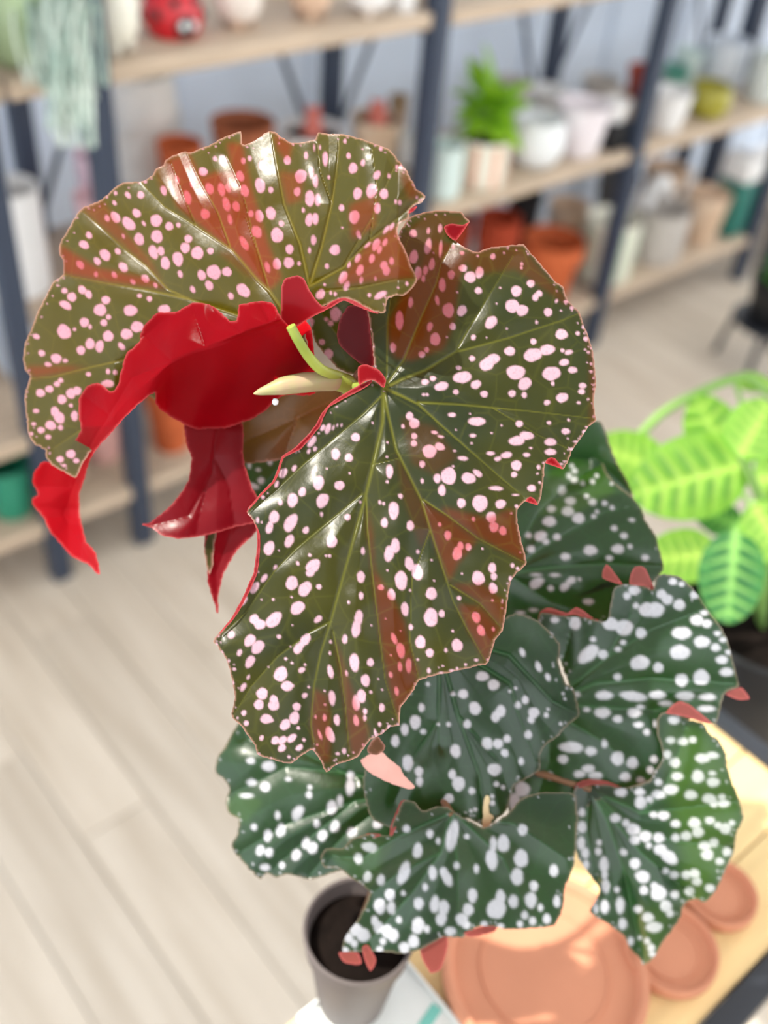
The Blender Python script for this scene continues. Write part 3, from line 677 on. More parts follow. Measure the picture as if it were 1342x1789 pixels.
s1 = tiles((640,340,K,[(262,217,22,24),(347,202,10,18,10),(412,188,13,25,8),(345,290,20,46,10),(265,348,25,40,10),(366,390,17,35,10),(290,437,20,38,5),(331,423,14,27,8),(318,468,11,20,5),(415,300,10,45,5),(474,447,20,26),(424,505,20,40),(396,590,12,28,-10),(248,602,14,30,5),(186,703,23,56),(355,737,16,27,15),(385,807,30,38),(150,854,17,29),(310,892,19),(337,866,14,16),(458,645,33,43),(482,736,19,21),(540,411,24,21),(535,326,13,11),(486,290,8,14),(580,460,34,33),(632,435,23,34,10),(626,536,21,20),(534,648,26,34,30),(707,345,15,18,20),(868,387,9,10),(866,408,8,9),(838,538,31,32,20),(918,496,23,22),(945,572,18,24,20),(965,552,20,18),(815,622,41,39),(870,646,36,32,-20),(1015,656,25,25),(697,713,30,42,40),(598,797,14,17,20),(951,713,8,11),(1062,594,8,12,30),(1090,780,36,30),(1180,775,13,12),(933,820,18),(801,874,32,26),(930,895,55,38,-15),(1010,866,45,30,-10),(675,945,48,36,-35),(705,920,44,30,-25),(591,915,17),(515,967,16,13),(537,1020,55,33,-8),(835,992,55,42),(885,1055,42,34,-40),(1034,999,54,40,-8),(1105,936,29,20,-15),(1152,979,27,19),(1130,880,24,14,-15),(1095,870,12,11),(1041,1054,11,13),(1208,1066,22,16),(372,1026,18,15),(328,1046,22,17,-10),(420,1070,42,25,-15),(612,1060,32,24,-25),(1225,805,14),(1240,880,10,8),(1255,945,8),(1255,988,10,8),(1115,598,14,10),(1147,632,12,10),(1210,740,8,10),(748,520,6),(728,608,5),(785,748,6),(672,798,5),(450,796,6),(508,545,7),(622,342,7),(769,325,6),(1087,648,6),(375,325,5)]),
 (640,640,K,[(500,143,17,15),(658,155,22,20),(814,152,22,20,-20),(882,160,15,18),(320,158,10,8),(340,158,10,8),(1009,202,19,15,-25),(1093,175,36,27,-15),(1186,203,11,8),(1202,141,20,16),(242,278,22,24),(268,318,30,30),(205,335,10,12),(268,389,17,18),(266,430,18),(381,369,19,10,10),(415,392,18,8,10),(479,271,23,13),(617,308,51,25),(595,387,19,11),(700,372,7,5),(353,474,41,39),(410,448,30,22,20),(540,514,29,13,5),(312,546,17,20),(312,640,10,14),(396,625,21,28),(460,612,45,51),(571,624,42,32,10),(622,597,30,17,35),(422,692,22,33),(725,681,40,13,3),(531,763,25,28),(635,764,45,49),(750,769,31,26,-25),(854,321,22,19),(1020,315,13,10),(1113,363,25,18),(842,415,48,27,-8),(895,387,42,24,5),(1028,422,35,22),(1028,478,34,19),(694,486,24,12),(783,495,33,18,-10),(734,516,21,13,-15),(895,494,20,12),(838,553,31,30),(825,604,18,16,-20),(962,563,11,14),(923,680,25,20),(968,648,8),(833,718,18,6),(838,781,10),(698,843,29,34,-10),(713,897,27,30),(762,918,22,27,-10),(598,853,10,13),(410,882,10,12),(455,943,20,27),(570,1008,17,22),(526,1003,18,25),(508,1045,28,40,10),(130,586,21,41),(117,645,9),(191,724,13,15,-25),(75,759,8,12),(97,766,8,10),(153,804,30,53),(101,873,20,29),(246,890,22,29),(162,1002,26,43),(128,1045,28,48,10),(288,1035,10,12),(648,1018,6),(588,429,7,6),(493,472,9,6),(918,456,9,7),(1088,545,10,5),(1145,462,14,8),(1170,420,15,6),(1215,365,12,9,-45),(1125,403,6),(1130,300,8),(580,265,5),(500,355,5),(755,330,6),(485,558,7),(118,425,7),(115,505,7)]),
 (360,660,K,[(651,279,13,20,30),(681,284,15,32,20),(711,278,6,14,20),(733,265,5,9,20),(756,265,5,10,15),(590,355,20,38,35),(573,411,9,15,25),(608,397,11,15,25),(724,426,25,33),(835,332,26,25),(797,446,24),(430,532,20,32,35),(492,505,12,20,25),(395,595,12,20,20),(318,667,11),(612,508,8,17),(597,528,8,15),(675,507,6),(802,533,7),(628,586,31,43,10),(745,601,30,27,-15),(537,637,21,28,20),(483,683,30,42,10),(415,696,13,18),(650,685,33,45,30),(645,762,8,13),(862,694,7),(790,778,18,19),(380,778,29,38,15),(354,836,20,38,15),(288,794,9,17),(472,810,33,58,30),(557,851,17,22,30),(465,911,24,40,25),(352,951,30,43,20),(407,964,5),(702,913,31,37,10),(579,990,10),(670,994,7),(690,994,10,9),(512,1036,9,13,-20),(597,1052,35,48,45),(387,1057,9,15,30),(876,967,12,21),(930,252,7)]),
 (360,1000,K,[(325,32,14,28,35),(270,85,22,38,35),(210,160,15,32,35),(479,60,35,42,15),(552,92,34,48,35),(630,80,16),(580,5,25,20),(478,138,6),(375,151,8),(310,152,5),(511,198,35,46,50),(626,261,17,27,50),(270,262,28,30),(300,290,35,30),(378,265,35,56,45),(141,348,20,24,25),(245,380,29,40,40),(289,417,32,45,40),(187,448,14,21,25),(246,498,24,40,30),(407,359,14,13),(482,294,5),(555,375,26,38,35),(515,425,24,36,35),(535,400,18,40,35),(445,482,9),(472,414,5),(480,506,8),(553,515,8),(534,545,15,21,60),(417,568,38,46,25),(348,528,5),(452,635,34,30),(475,632,18,12),(573,640,8),(551,687,14,18,45),(236,585,8,15,25),(208,640,14,27,30),(313,677,33,35,20),(295,738,28,30,20),(378,712,24,28),(378,740,32,34,20),(211,785,14,17,20),(225,842,15,16,30),(337,818,36,28),(362,825,16,12),(506,750,24),(493,812,29,38,15),(442,850,27,36,40),(515,868,10),(387,938,22,26,45),(427,937,20,30,45),(424,980,20,26,45),(478,926,20,32,50),(310,924,12,17,25),(521,978,16,24,55),(547,935,10),(463,1030,9),(128,493,6,9),(158,540,11,9),(152,617,6,10),(60,402,7),(90,450,6,12),(95,465,5,8),(865,25,23,35),(866,130,14,22),(796,167,8,10),(852,255,24,48,6),(838,315,26,52,6),(775,373,16,27,5),(696,388,7,10),(692,451,7,11),(828,502,28,54,-5),(918,502,20,24),(695,555,17,40,-12),(784,563,8,17,-8),(890,603,26,36,-5),(920,668,9),(704,700,20,44,-5),(662,662,6),(664,738,7),(868,690,26,40,-5),(838,730,22,46,-5),(888,776,13,17),(886,813,10,17),(982,755,16,25),(730,824,18,32,-5),(662,811,11,20),(838,828,16,32,-10),(692,905,24,48,-20),(636,908,9,28,-20),(612,806,6,10),(771,997,13,17),(735,1012,12,9),(969,848,10,13),(1022,862,12),(945,895,8,22,-10),(990,885,8),(983,655,6),(962,595,6),(922,295,6)]),
 (560,920,K,[(540,255,32,48,-10),(497,208,26,42,-15),(450,300,36,57,-3),(337,339,18,17),(396,380,24,34,-10),(471,460,22,41,-5),(373,244,6),(500,356,7),(364,514,5),(619,374,32,36),(616,507,40,55),(677,486,18,22),(620,187,6),(634,302,6),(881,288,37,42,-15),(959,231,23,30),(968,278,18,22),(964,344,25,32,-10),(774,399,13),(869,506,24,33,-20),(896,580,22,33,-20),(965,573,8,12),(411,625,15,35,-22),(448,690,24,46,-10),(504,561,13,18),(558,645,30,38),(610,705,23,26),(763,663,32,38,-10),(700,690,9,12),(738,583,8),(492,775,17,42),(444,782,13,28,-5),(392,827,11,18,-10),(605,804,11,16),(425,918,12,26,-8),(543,742,7),(674,816,12,6),(733,804,14,7),(763,792,8),(810,770,8),(870,745,12,8),(683,778,8,5),(1072,217,11,14),(1100,234,9,10),(1060,290,10,14),(330,1103,10,12),(385,1118,12,10),(790,262,6),(903,123,6),(447,582,5),(394,718,6),(345,912,5),(960,412,7)]))
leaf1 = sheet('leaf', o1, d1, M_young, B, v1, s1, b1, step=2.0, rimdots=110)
leaf1['label'] = 'largest olive leaf with pink spots hanging in front'
def curl(lf, dfn, poly, material, step=2.5, off=.0025, flip=True, wav=.0004, lab=None, **k):
    o = sheet('curled_edge', poly, nearer(dfn, off), material, lf, step=step, flip=flip, jit=.2, wav=wav, **k)
    if lab: o['label'] = lab
    return o
curl(leaf1, d1, [(776,397),(787,391),(809,393),(820,388),(797,420),(782,411)], M_young)
curl(leaf1, d1, [(953,809),(956,802),(963,799),(970,801),(984,820),(968,814)], M_young)
curl(leaf1, d1, [(918,875),(926,868),(934,871),(940,883)], M_young)
curl(leaf1, d1, [(626,641),(641,637),(663,647),(674,662),(671,678),(654,665),(641,665),(627,672)], M_young, off=.004)
curl(leaf1, d1, [(431,895),(437,884),(460,857),(476,841),(485,820),(493,797),(513,784),(535,762),(551,743),(563,721),(579,703),(604,686),(629,672),(651,663),(646,672),(626,684),(598,698),(576,711),(566,728),(560,744),(544,764),(525,785),(496,800),(489,822),(480,842),(463,859)], M_young, step=1.6)
curl(leaf1, d1, [(372,1119),(404,1080),(423,1046),(435,1018),(443,1000),(449,957),(449,929),(444,912),(454,932),(454,965),(450,1000),(441,1022),(428,1049),(408,1082)], M_young, step=1.6)

# ---- upper left leaf
d2base = lambda x, y: .418 + .075 * np.clip((520 - x) / 500, -.35, 1.2) + .010 * np.clip((y - 450) / 300, -1, 2) + .012 * np.clip((420 - y) / 200, 0, 1) ** 2
d2 = lambda x, y: d2base(x, y) + .10 * np.clip((y - 560 - .25 * np.abs(x - 400)) / 150, 0, 1) ** 1.1 * np.clip((x - 200) / 80, 0, 1)
o2 = [(743,342),(727,329),(712,301),(693,276),(680,261),(655,251),(630,242),(599,234),(574,234),(555,232),(551,243),(536,247),(511,250),(493,240),(477,229),(467,230),(449,243),(433,251),(423,251),(421,229),(408,234),(384,243),(368,253),(346,261),(329,267),(324,264),(305,271),(288,281),(287,287),(271,297),(266,307),(249,317),(218,318),(199,329),(179,348),(161,356),(143,365),(133,376),(121,398),(111,414),(104,427),(104,445),(110,455),(110,480),(93,492),(82,514),(67,542),(61,558),(53,579),(44,598),(41,623),(44,645),(52,658),(44,686),(44,708),(47,733),(50,758),(61,777),(80,786),(80,798),(93,814),(111,824),(132,834),(150,800),(190,752),(255,692),(292,716),(343,740),(400,738),(440,724),(480,694),(520,676),(540,640),(538,600),(530,562),(565,535),(599,522),(618,525),(643,539),(665,547),(673,545),(677,523),(693,516),(705,517),(718,505),(729,489),(721,470),(709,439),(696,411),(696,392),(715,381),(713,370),(724,359),(737,354)]
v2 = [(1.4,(503,565),(488,533),(471,508),(450,489),(405,436),(343,395),(287,361),(255,328),(246,317)),(.7,(402,430),(380,370),(349,314),(327,267)),(1.2,(450,562),(400,545),(334,524),(293,505),(255,464),(218,436),(171,392),(146,370)),
 (1.0,(330,522),(249,505),(186,495),(111,480)),(1.0,(330,590),(215,629),(155,642),(93,658),(52,661)),(.8,(200,720),(140,752),(93,783)),(1.2,(503,565),(540,498),(524,427),(496,355),(483,283),(474,232)),(1.2,(541,498),(561,433),(580,355),(590,283),(594,236)),
 (1.2,(543,498),(599,467),(646,420),(693,383),(734,345)),(.8,(560,510),(630,502),(693,489),(727,486)),(.5,(471,508),(440,400),(423,330),(395,270)),(.5,(471,508),(450,440),(430,380)),(.4,(580,355),(560,300),(555,250)),(.4,(599,467),(650,380),(690,290)),(.35,(646,420),(660,330),(650,260)),(.4,(343,395),(320,340),(300,285))]
b2 = [(1.0,(290,281),(329,267),(352,310),(378,300),(405,300),(425,380),(455,440),(472,508),(452,488),(405,436),(370,410),(310,360),(295,320)),(.9,(104,427),(170,468),(249,484),(296,505),(186,492),(110,478)),(.6,(142,366),(180,350),(210,395),(260,452),(285,495),(255,462),(171,390)),(.75,(477,232),(511,251),(505,285),(484,262)),(.6,(487,300),(530,303),(527,350),(502,358)),(.7,(610,358),(660,340),(655,395),(615,420)),  # rust sectors: leaf pigment mixed with sun glow from behind, painted in
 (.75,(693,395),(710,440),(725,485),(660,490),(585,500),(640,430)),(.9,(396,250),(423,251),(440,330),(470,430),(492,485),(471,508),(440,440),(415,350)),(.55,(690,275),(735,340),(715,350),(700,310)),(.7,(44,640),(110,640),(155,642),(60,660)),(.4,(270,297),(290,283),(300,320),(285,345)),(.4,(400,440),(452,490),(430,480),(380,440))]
s2 = tiles((30,220,K,[(818,360,17,28,-15),(893,300,13,24,-15),(715,312,10,9),(1105,183,12,16,-15),(1149,195,23,34,-15),(1038,255,27,25,30),(982,324,18,25,-10),(952,399,20,42,-15),(1074,350,24,34,-20),(1141,355,21,40,-12),(1178,346,16,26,-15),(1262,195,13,18),(1298,181,12,16),(1245,280,22,32,-20),(1270,362,24,37,-15),(1050,492,27,31,-20),(1168,438,22,42,-15),(1222,449,22,30,-15),(1188,523,13,30,-10),(1305,490,16,20),(1268,656,20,45,-28),(1330,590,22,32,-15),(618,386,14,22,-35),(543,430,11,15,-30),(549,375,10,12),(690,385,20,22),(549,510,24,36,-35),(502,515,14,20,-20),(667,487,22,28,-40),(623,546,30,46,-45),(776,528,34,36),(849,560,24,25),(900,553,13,14),(707,545,9,16,-30),(780,617,33,38,-20),(681,632,28,37,-15),(593,615,8,14,-20),(760,704,26,42,-20),(802,698,20,27,-10),(827,766,27,38,-10),(897,742,30,42,-10),(910,827,14,22,-15),(955,630,23),(938,680,28,31),(1006,709,36,38),(1079,698,19),(1030,833,24,31,-20),(1072,890,22,30,-25),(1098,816,40,44,-40),(1171,814,29,26,20),(1262,918,32,46,-45),(1193,950,16,21,-20),(980,913,14,22,-25),(401,610,17,21,-30),(373,663,22,31,-60),(352,775,19,28,-40),(447,755,18,25,-35),(491,720,28,37,-35),(562,700,16,20,-45),(592,788,23,32,-40),(542,832,14,20,-35),(440,828,11,15),(646,870,12,18,-50),(715,852,20,26,-40),(772,889,11,16,-30),(264,920,18,16),(305,955,28,26,30),(363,915,22,27,-40),(398,940,19,25,-20),(270,1000,22,38,-60),(495,972,26,24),(463,1027,37,35),(632,1030,40,32),(683,948,14,12),(738,965,16),(822,1025,36,28)]),
 (30,520,K,[(375,138,27,28),(407,162,10,14),(484,140,20),(510,108,15),(262,190,38,45,-35),(107,217,20,15,20),(320,177,10),(508,215,31,32),(611,203,35,31),(670,163,38,32),(356,294,25,26),(407,258,27,32),(460,272,24,36,10),(583,272,16,26,-40),(137,310,20,18,30),(218,340,32,28,20),(268,352,15,11),(172,373,20,13,10),(398,428,15,13),(507,412,12,16),(547,417,13,15),(180,510,24,20),(222,482,18,16),(243,462,15,14),(130,532,27,23,10),(300,535,28,30),(335,520,24,25),(250,568,26,27),(300,602,12,11),(210,635,24,28),(235,670,30,35,-30),(320,660,20,30),(187,713,32,26,20),(242,725,15,16),(133,740,22,18),(173,778,17,14),(105,632,18,12),(505,480,38,22),(300,873,28,25),(240,902,22,18),(262,937,14,8),(92,705,14,10),(80,760,10),(330,910,18,14)]),
 (380,220,K,[(250,222,22,30,-10),(238,332,29,44,-12),(298,357,15,18),(234,503,24,36,-10),(298,487,28,38,-10),(357,545,16,18),(223,592,24,35,-15),(333,610,36,44,-10),(402,688,23,28),(332,771,25,33,-5),(398,763,30,32),(279,788,15,32,-15),(456,768,10,13),(390,192,20,27),(303,228,8,12),(283,130,5,9),(494,165,12,22),(465,280,34,40,20),(524,259,14,34),(547,307,16,38),(445,367,19,26,10),(516,405,28,47),(561,412,18,36),(479,470,9,14),(512,525,22,38,8),(546,518,19,34),(537,637,16,29),(514,695,9,17),(602,182,16,42),(573,120,6,13),(540,120,5,18),(622,287,8,12),(732,167,13,18),(757,236,25,32,10),(812,206,13,20,10),(890,274,19,28,30),(957,280,9,14),(782,377,25,35,10),(861,362,31,43,15),(929,379,25,30),(693,457,16,20),(892,460,19,31,5),(764,508,30,40,10),(1018,428,10,15),(995,423,7,13),(788,607,13,26,-15),(697,568,6),(656,692,30,32,40),(611,783,12,16),(575,940,24,32,35),(702,845,22,38,25),(721,892,16,30,20),(735,776,9,18,20),(796,805,20,33,20),(784,738,15,27,25),(803,860,11,20,10),(838,665,9,24,50),(886,662,20,38,25),(862,740,16,27,15),(905,690,13,24,20),(935,650,13,24,25),(943,578,11,28,35),(973,562,11,24,30),(972,755,14,22),(930,780,22,27),(942,808,22,28),(882,852,7,12),(910,944,18,40,60),(848,944,10,12),(633,932,7,12),(657,938,9,12),(598,886,8),(1058,880,9,12),(1009,903,6),(912,128,10,13),(1002,230,8,13),(1024,230,9,13),(1113,400,6,9),(712,85,9,14),(811,130,5)]))
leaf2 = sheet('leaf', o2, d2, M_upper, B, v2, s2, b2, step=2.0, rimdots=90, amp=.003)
leaf2['label'] = 'olive and rust leaf at the top left'
curl(leaf2, d2, [(492,500),(498,487),(507,484),(520,481),(531,487),(540,505),(553,525),(566,536),(581,526),(600,520),(620,526),(645,540),(664,548),(648,545),(615,531),(600,525),(575,539),(545,554),(525,567),(509,572),(500,577),(490,560),(491,540)], M_young, off=.006, step=1.8)
curl(leaf2, d2, [(713,373),(718,364),(730,360),(721,370)], M_young)
# folded red underside of the same leaf
def d2b(x, y):
    rim = d2base(x, y)
    # crease line from (230,660) to (480,545)
    yl = np.interp(x, [60, 138, 230, 300, 360, 480, 560], [1000, 800, 690, 632, 607, 560, 560])
    below = np.clip((y - yl) / 150, 0, 1.5)
    tail = .030 * np.clip((y - 745) / 90, 0, 1.6) * np.clip((260 - x) / 120, 0, 1)
    bowl = .062 * below * np.clip((x - 230) / 60, 0, 1)
    ridge = .017 * (1 - np.clip((yl - y) / 85, 0, 1)) * np.clip((x - 120) / 80, 0, 1) * np.clip((560 - x) / 80, 0, 1)
    return rim - .005 + bowl + tail - ridge + .0015 * np.sin(x / 14 + y / 30)
o2b = [(497,562),(490,553),(478,531),(459,526),(440,528),(418,534),(414,559),(403,561),(390,550),(374,536),(356,530),(337,529),(309,544),(274,547),(252,569),(246,583),(243,598),(221,617),(215,636),(207,669),(200,681),(191,684),(183,676),(171,669),(152,675),(138,698),(138,727),(141,751),(132,770),(133,792),(138,817),(133,828),(105,815),(77,806),(60,824),(57,843),(67,864),(56,871),(58,883),(77,905),(86,927),(102,946),(124,971),(155,987),(175,1006),(168,968),(152,949),(146,930),(139,899),(139,864),(149,833),(155,811),(168,786),(199,751),(224,723),(255,695),(271,686),(273,708),(296,727),(324,742),(343,750),(359,749),(396,747),(415,741),(440,732),(465,716),(481,700),(500,690),(550,687),(549,619),(544,575),(534,560),(515,572)]
M_fold = leafmat('folded_red_underside', (74, 80, 40), (122, 50, 22), (134, 132, 56), (240, 200, 216), (226, 130, 138), (118, 4, 15), (150, 130, 30), (214, 84, 20), (255, 20, 34), trans=.38, spec=.12, coat=0)
o = sheet('folded_lobe', o2b, d2b, M_fold, leaf2, [(1.2,(500,560),(360,607),(300,632),(230,660),(150,790),(110,900),(170,1000)),(.6,(360,607),(337,540)),(.6,(300,632),(250,585)),(.6,(420,580),(374,545)),(.6,(190,725),(145,690)),(.6,(470,560),(455,530)),(.5,(130,850),(66,850)),(.5,(125,900),(80,905))], step=2.5, flip=True, amp=.003)
o['label'] = 'bright red underside of the folded lobe'

# ---- red leaf hanging behind
d5 = plane(.490, 360, 850, gx=.02, gy=-.02, qx=.05)
leaf5 = sheet('leaf', [(326,735),(326,775),(334,800),(330,836),(318,858),(296,886),(274,903),(262,914),(243,916),(262,921),(286,936),(312,941),(343,938),(371,932),(399,924),(424,918),(449,911),(455,880),(440,850),(425,800),(420,735)], d5, M_hang, B, [(1.0,(380,740),(370,830),(330,900),(262,917)),(.7,(375,800),(400,850),(410,915)),(.6,(365,840),(350,890),(343,935))], step=3, flip=True, amp=.004)
leaf5['label'] = 'dull red leaf underside hanging at the left'
sheet('leaf', [(360,930),(357,961),(362,993),(363,1018),(374,1052),(381,1077),(382,1040),(390,1005),(412,965),(449,927),(452,905),(410,905),(380,915)], plane(.497, 390, 980, gx=.03), M_hang, B, [(.8,(410,910),(378,1000),(380,1070))], step=3, flip=True, amp=.003)['label'] = 'pointed red leaf tip below the hanging leaf'
sheet('leaf', [(360,931),(357,961),(362,993),(366,1003),(372,985),(374,955),(378,930)], plane(.4945, 390, 980, gx=.03), M_young, B, step=3)['label'] = 'olive edge of the pointed leaf tip'
d5b = plane(.505, 500, 750, gx=-.05, gy=.04)
sheet('leaf', [(412,748),(440,725),(490,680),(560,675),(610,670),(600,700),(560,745),(520,795),(470,806),(422,806)], d5b, M_hang, B, [(.8,(600,690),(520,730),(430,770)),(.6,(520,730),(500,790))], step=3, amp=.004)['label'] = 'brownish leaf in shade behind the bud'
sheet('leaf', [(400,800),(470,785),(560,740),(560,800),(500,880),(440,905),(412,870)], plane(.525, 480, 840), M_old, B, [(.7,(540,760),(430,880))], tiles((240,500,K,[(625,1000,12,20),(675,1025,14,10),(640,1115,40,18,10),(690,1085,20,20),(740,980,14,20),(590,1060,10,20)])), step=3)['label'] = 'dark spotted leaf deep behind the front leaf'
d4 = plane(.448, 600, 600, gx=-.04, gy=.10)
leaf4 = sheet('leaf', tuple((240 + a / K, 500 + b_ / K) for a, b_ in [(955,150),(1060,90),(1180,70),(1300,100),(1320,250),(1325,420),(1270,470),(1200,490),(1120,460),(1000,320),(970,220)]), d4, M_young, B, [(1,(650,655),(600,600),(560,545))], tiles((240,500,K,[(1107,157,33,42),(968,200,18,28),(1030,312,18,18),(1068,378,26,30),(1080,207,16,16),(1055,185,12,12)])), step=2.5)
leaf4['label'] = 'small leaf tucked between the two big leaves'
curl(leaf4, d4, tuple((240 + a / K, 500 + b_ / K) for a, b_ in [(1115,270),(1130,190),(1180,110),(1285,120),(1300,250),(1320,440),(1240,430),(1130,330)]), M_hang, off=.004)

# ---- mature leaves below
d6 = lambda x, y: .545 + .03 * np.abs((y - (1003 - .08 * (x - 900))) / 200) ** 1.3 - .00 * x + .03 * (x - 1000) / 1000
leaf6 = sheet('leaf', [(930,800),(980,790),(1016,795),(1051,806),(1060,826),(1079,848),(1104,867),(1120,889),(1129,911),(1146,936),(1151,958),(1159,995),(1120,1040),(1085,1060),(1060,1088),(1000,1112),(940,1105),(880,1112),(860,1060),(860,960),(880,880)], d6, M_old, B,
 [(1.4,(880,1003),(960,992),(1060,985),(1155,990)),(.9,(890,1000),(960,950),(1060,895),(1118,885)),(.8,(890,995),(940,900),(1000,840),(1045,810)),(.8,(890,1005),(960,1050),(1050,1080))],
 tiles((860,720,K,[(390,435,24,28,20),(437,496,32,23),(423,553,36,28),(482,592,36,31),(320,610,40,29),(330,540,26,20),(270,692,38,28,-20),(203,688,19,17),(300,723,19,17),(362,697,22,20),(217,765,24,21),(409,807,30,21),(548,771,40,29),(702,764,37,27),(654,815,21,16),(736,690,22,18),(770,750,14),(681,648,20,16),(780,602,18,12),(855,813,23,18),(458,378,20),(430,357,15,18),(460,328,16),(505,398,13),(560,388,14),(583,355,12),(527,470,16,14),(560,502,23,19),(628,508,17,15),(669,533,14),(567,582,15,13),(585,556,12,11),(665,400,8),(445,300,12),(247,955,46,28,-30),(327,983,19,17),(405,975,32,22,-35),(440,940,32,20,-30),(488,932,10),(350,910,30,10),(245,908,30,8),(537,1058,32,18),(160,1120,26,10),(230,1105,26,10),(300,1115,20,9),(190,1150,24,10)])),
 [(.6,(1000,800),(1050,810),(1075,860),(1000,900),(940,900),(950,830))], step=3, amp=.004, rimdots=20, vw=3.2)
leaf6['label'] = 'dark green spotted leaf right of the front leaf'
curl(leaf6, d6, [(1006,1044),(1047,1021),(1066,1016),(1075,1022),(1041,1033)], M_old, flip=False, step=3)
sheet('leaf', [(1048,736),(1066,778),(1080,812),(1094,836),(1107,868),(1085,866),(1040,840),(980,850),(950,810),(990,750)], plane(.572, 1050, 800, gy=.02), M_old, B, [(.9,(970,820),(1040,800),(1100,860))], [], step=3.5, amp=.003)['label'] = 'grey-green leaf rim behind the dark right leaf'
d8 = plane(.528, 1080, 1120, gx=.035, gy=.10, qx=.02)
o8 = [(941,1080),(947,1070),(970,1074),(994,1077),(1025,1080),(1053,1086),(1063,1080),(1069,1043),(1074,1027),(1088,1021),(1097,1021),(1120,1024),(1141,1030),(1147,1008),(1163,1003),(1188,1008),(1207,1024),(1222,1043),(1238,1068),(1260,1096),(1272,1121),(1280,1152),(1288,1183),(1291,1199),(1278,1205),(1266,1212),(1260,1230),(1255,1255),(1247,1265),(1215,1255),(1200,1262),(1190,1310),(1170,1350),(1141,1362),(1100,1378),(1040,1400),(1000,1430),(950,1450),(900,1440),(885,1400),(900,1340),(950,1290),(1000,1230),(985,1170),(965,1125),(947,1105)]
leaf8 = sheet('leaf', o8, d8, M_old, B, [(1.4,(960,1230),(1040,1195),(1140,1185),(1285,1195)),(1.0,(960,1230),(1060,1150),(1140,1100),(1230,1065)),(1.0,(975,1230),(1060,1238),(1140,1240),(1220,1222)),(.8,(960,1225),(985,1150),(1000,1090)),(.8,(960,1240),(1060,1300),(1120,1360)),(.8,(960,1240),(960,1330),(930,1420)),(.7,(1060,1150),(1100,1080),(1110,1030))],
 tiles((900,980,K,[(335,345,33,42),(222,330,25,18),(190,415,25,18),(535,352,45,37),(608,372,54,46),(703,403,32),(410,520,72,40,-40),(490,522,30,27),(575,493,20,15),(603,455,18,15),(435,437,18,15),(665,165,35,28),(625,195,22),(675,250,18),(735,272,46,42),(785,272,50,44),(818,185,30,27),(850,215,33,30),(917,245,35,32),(930,403,58,36),(1015,330,38,32),(1070,350,30,24),(1043,452,48,34),(920,510,60,43),(1120,483,28,23),(697,568,58,42,-10),(800,595,30),(572,648,24,21),(930,665,38),(1040,650,48,46),(1155,552,35,25),(1180,620,40,25),(1055,290,22,15),(1130,405,20,15),(1160,440,20,15),(1190,510,18,14),(880,115,25,20),(930,130,18,14),(1000,190,24),(497,750,52,26),(660,755,80,28,8),(795,748,50,24),(950,755,55,25),(1075,760,50,20),(1070,825,50,18),(840,795,40,15),(488,848,48,30),(573,882,28,22),(665,848,42,28),(700,815,25,14),(345,745,20,15),(400,830,20,14),(315,1040,72,32,3),(423,1062,34,26),(268,1107,30,26),(572,1102,38,42),(655,1127,34,35),(775,1107,22),(755,1167,22),(615,1205,32,26),(700,1222,24,18),(410,1160,38,24),(360,1190,35,22),(450,1200,42,24),(195,1200,20,25),(500,1020,18,25),(735,955,20),(690,915,30,18),(780,910,10,20),(40,1275,45),(0,1350,34,60,-8)])), [], step=3, amp=.005, rimdots=40, vw=3.4)
leaf8['label'] = 'silvery sheened spotted leaf at the right'
T9 = lambda l, s_=K, ox=900, oy=980: tuple((ox + a / s_, oy + b_ / s_) for a, b_ in l)
curl(leaf8, d8, T9([(130,325),(140,285),(180,262),(220,268),(290,290),(340,258),(385,280),(430,315),(490,340),(400,322),(330,300),(250,312),(180,332)]), M_old, step=3)
curl(leaf8, d8, T9([(490,95),(490,55),(510,20),(535,40),(560,75),(600,130),(545,118)]), M_old, step=3)
curl(leaf8, d8, T9([(640,130),(648,70),(670,35),(700,30),(730,45),(780,165),(720,140)]), M_old, step=3)
curl(leaf8, d8, T9([(1175,745),(1200,725),(1265,708),(1310,768),(1250,775)]), M_old, step=3, off=.001)
d9 = plane(.538, 1150, 1260, gx=.02, gy=.085, qx=.03)
o9 = [(1149,1257),(1156,1246),(1175,1244),(1202,1257),(1228,1264),(1240,1282),(1256,1294),(1267,1314),(1270,1334),(1279,1368),(1290,1391),(1299,1428),(1287,1456),(1282,1488),(1267,1522),(1253,1553),(1233,1576),(1216,1570),(1196,1579),(1185,1610),(1159,1644),(1145,1670),(1124,1687),(1119,1675),(1100,1655),(1091,1636),(1068,1618),(1031,1593),(1040,1576),(1048,1553),(1034,1533),(1022,1516),(1008,1493),(1004,1462),(1007,1419),(1003,1382),(1011,1371),(1034,1368),(1060,1371),(1088,1377),(1119,1370),(1136,1362),(1148,1342),(1158,1325),(1156,1305),(1149,1283)]
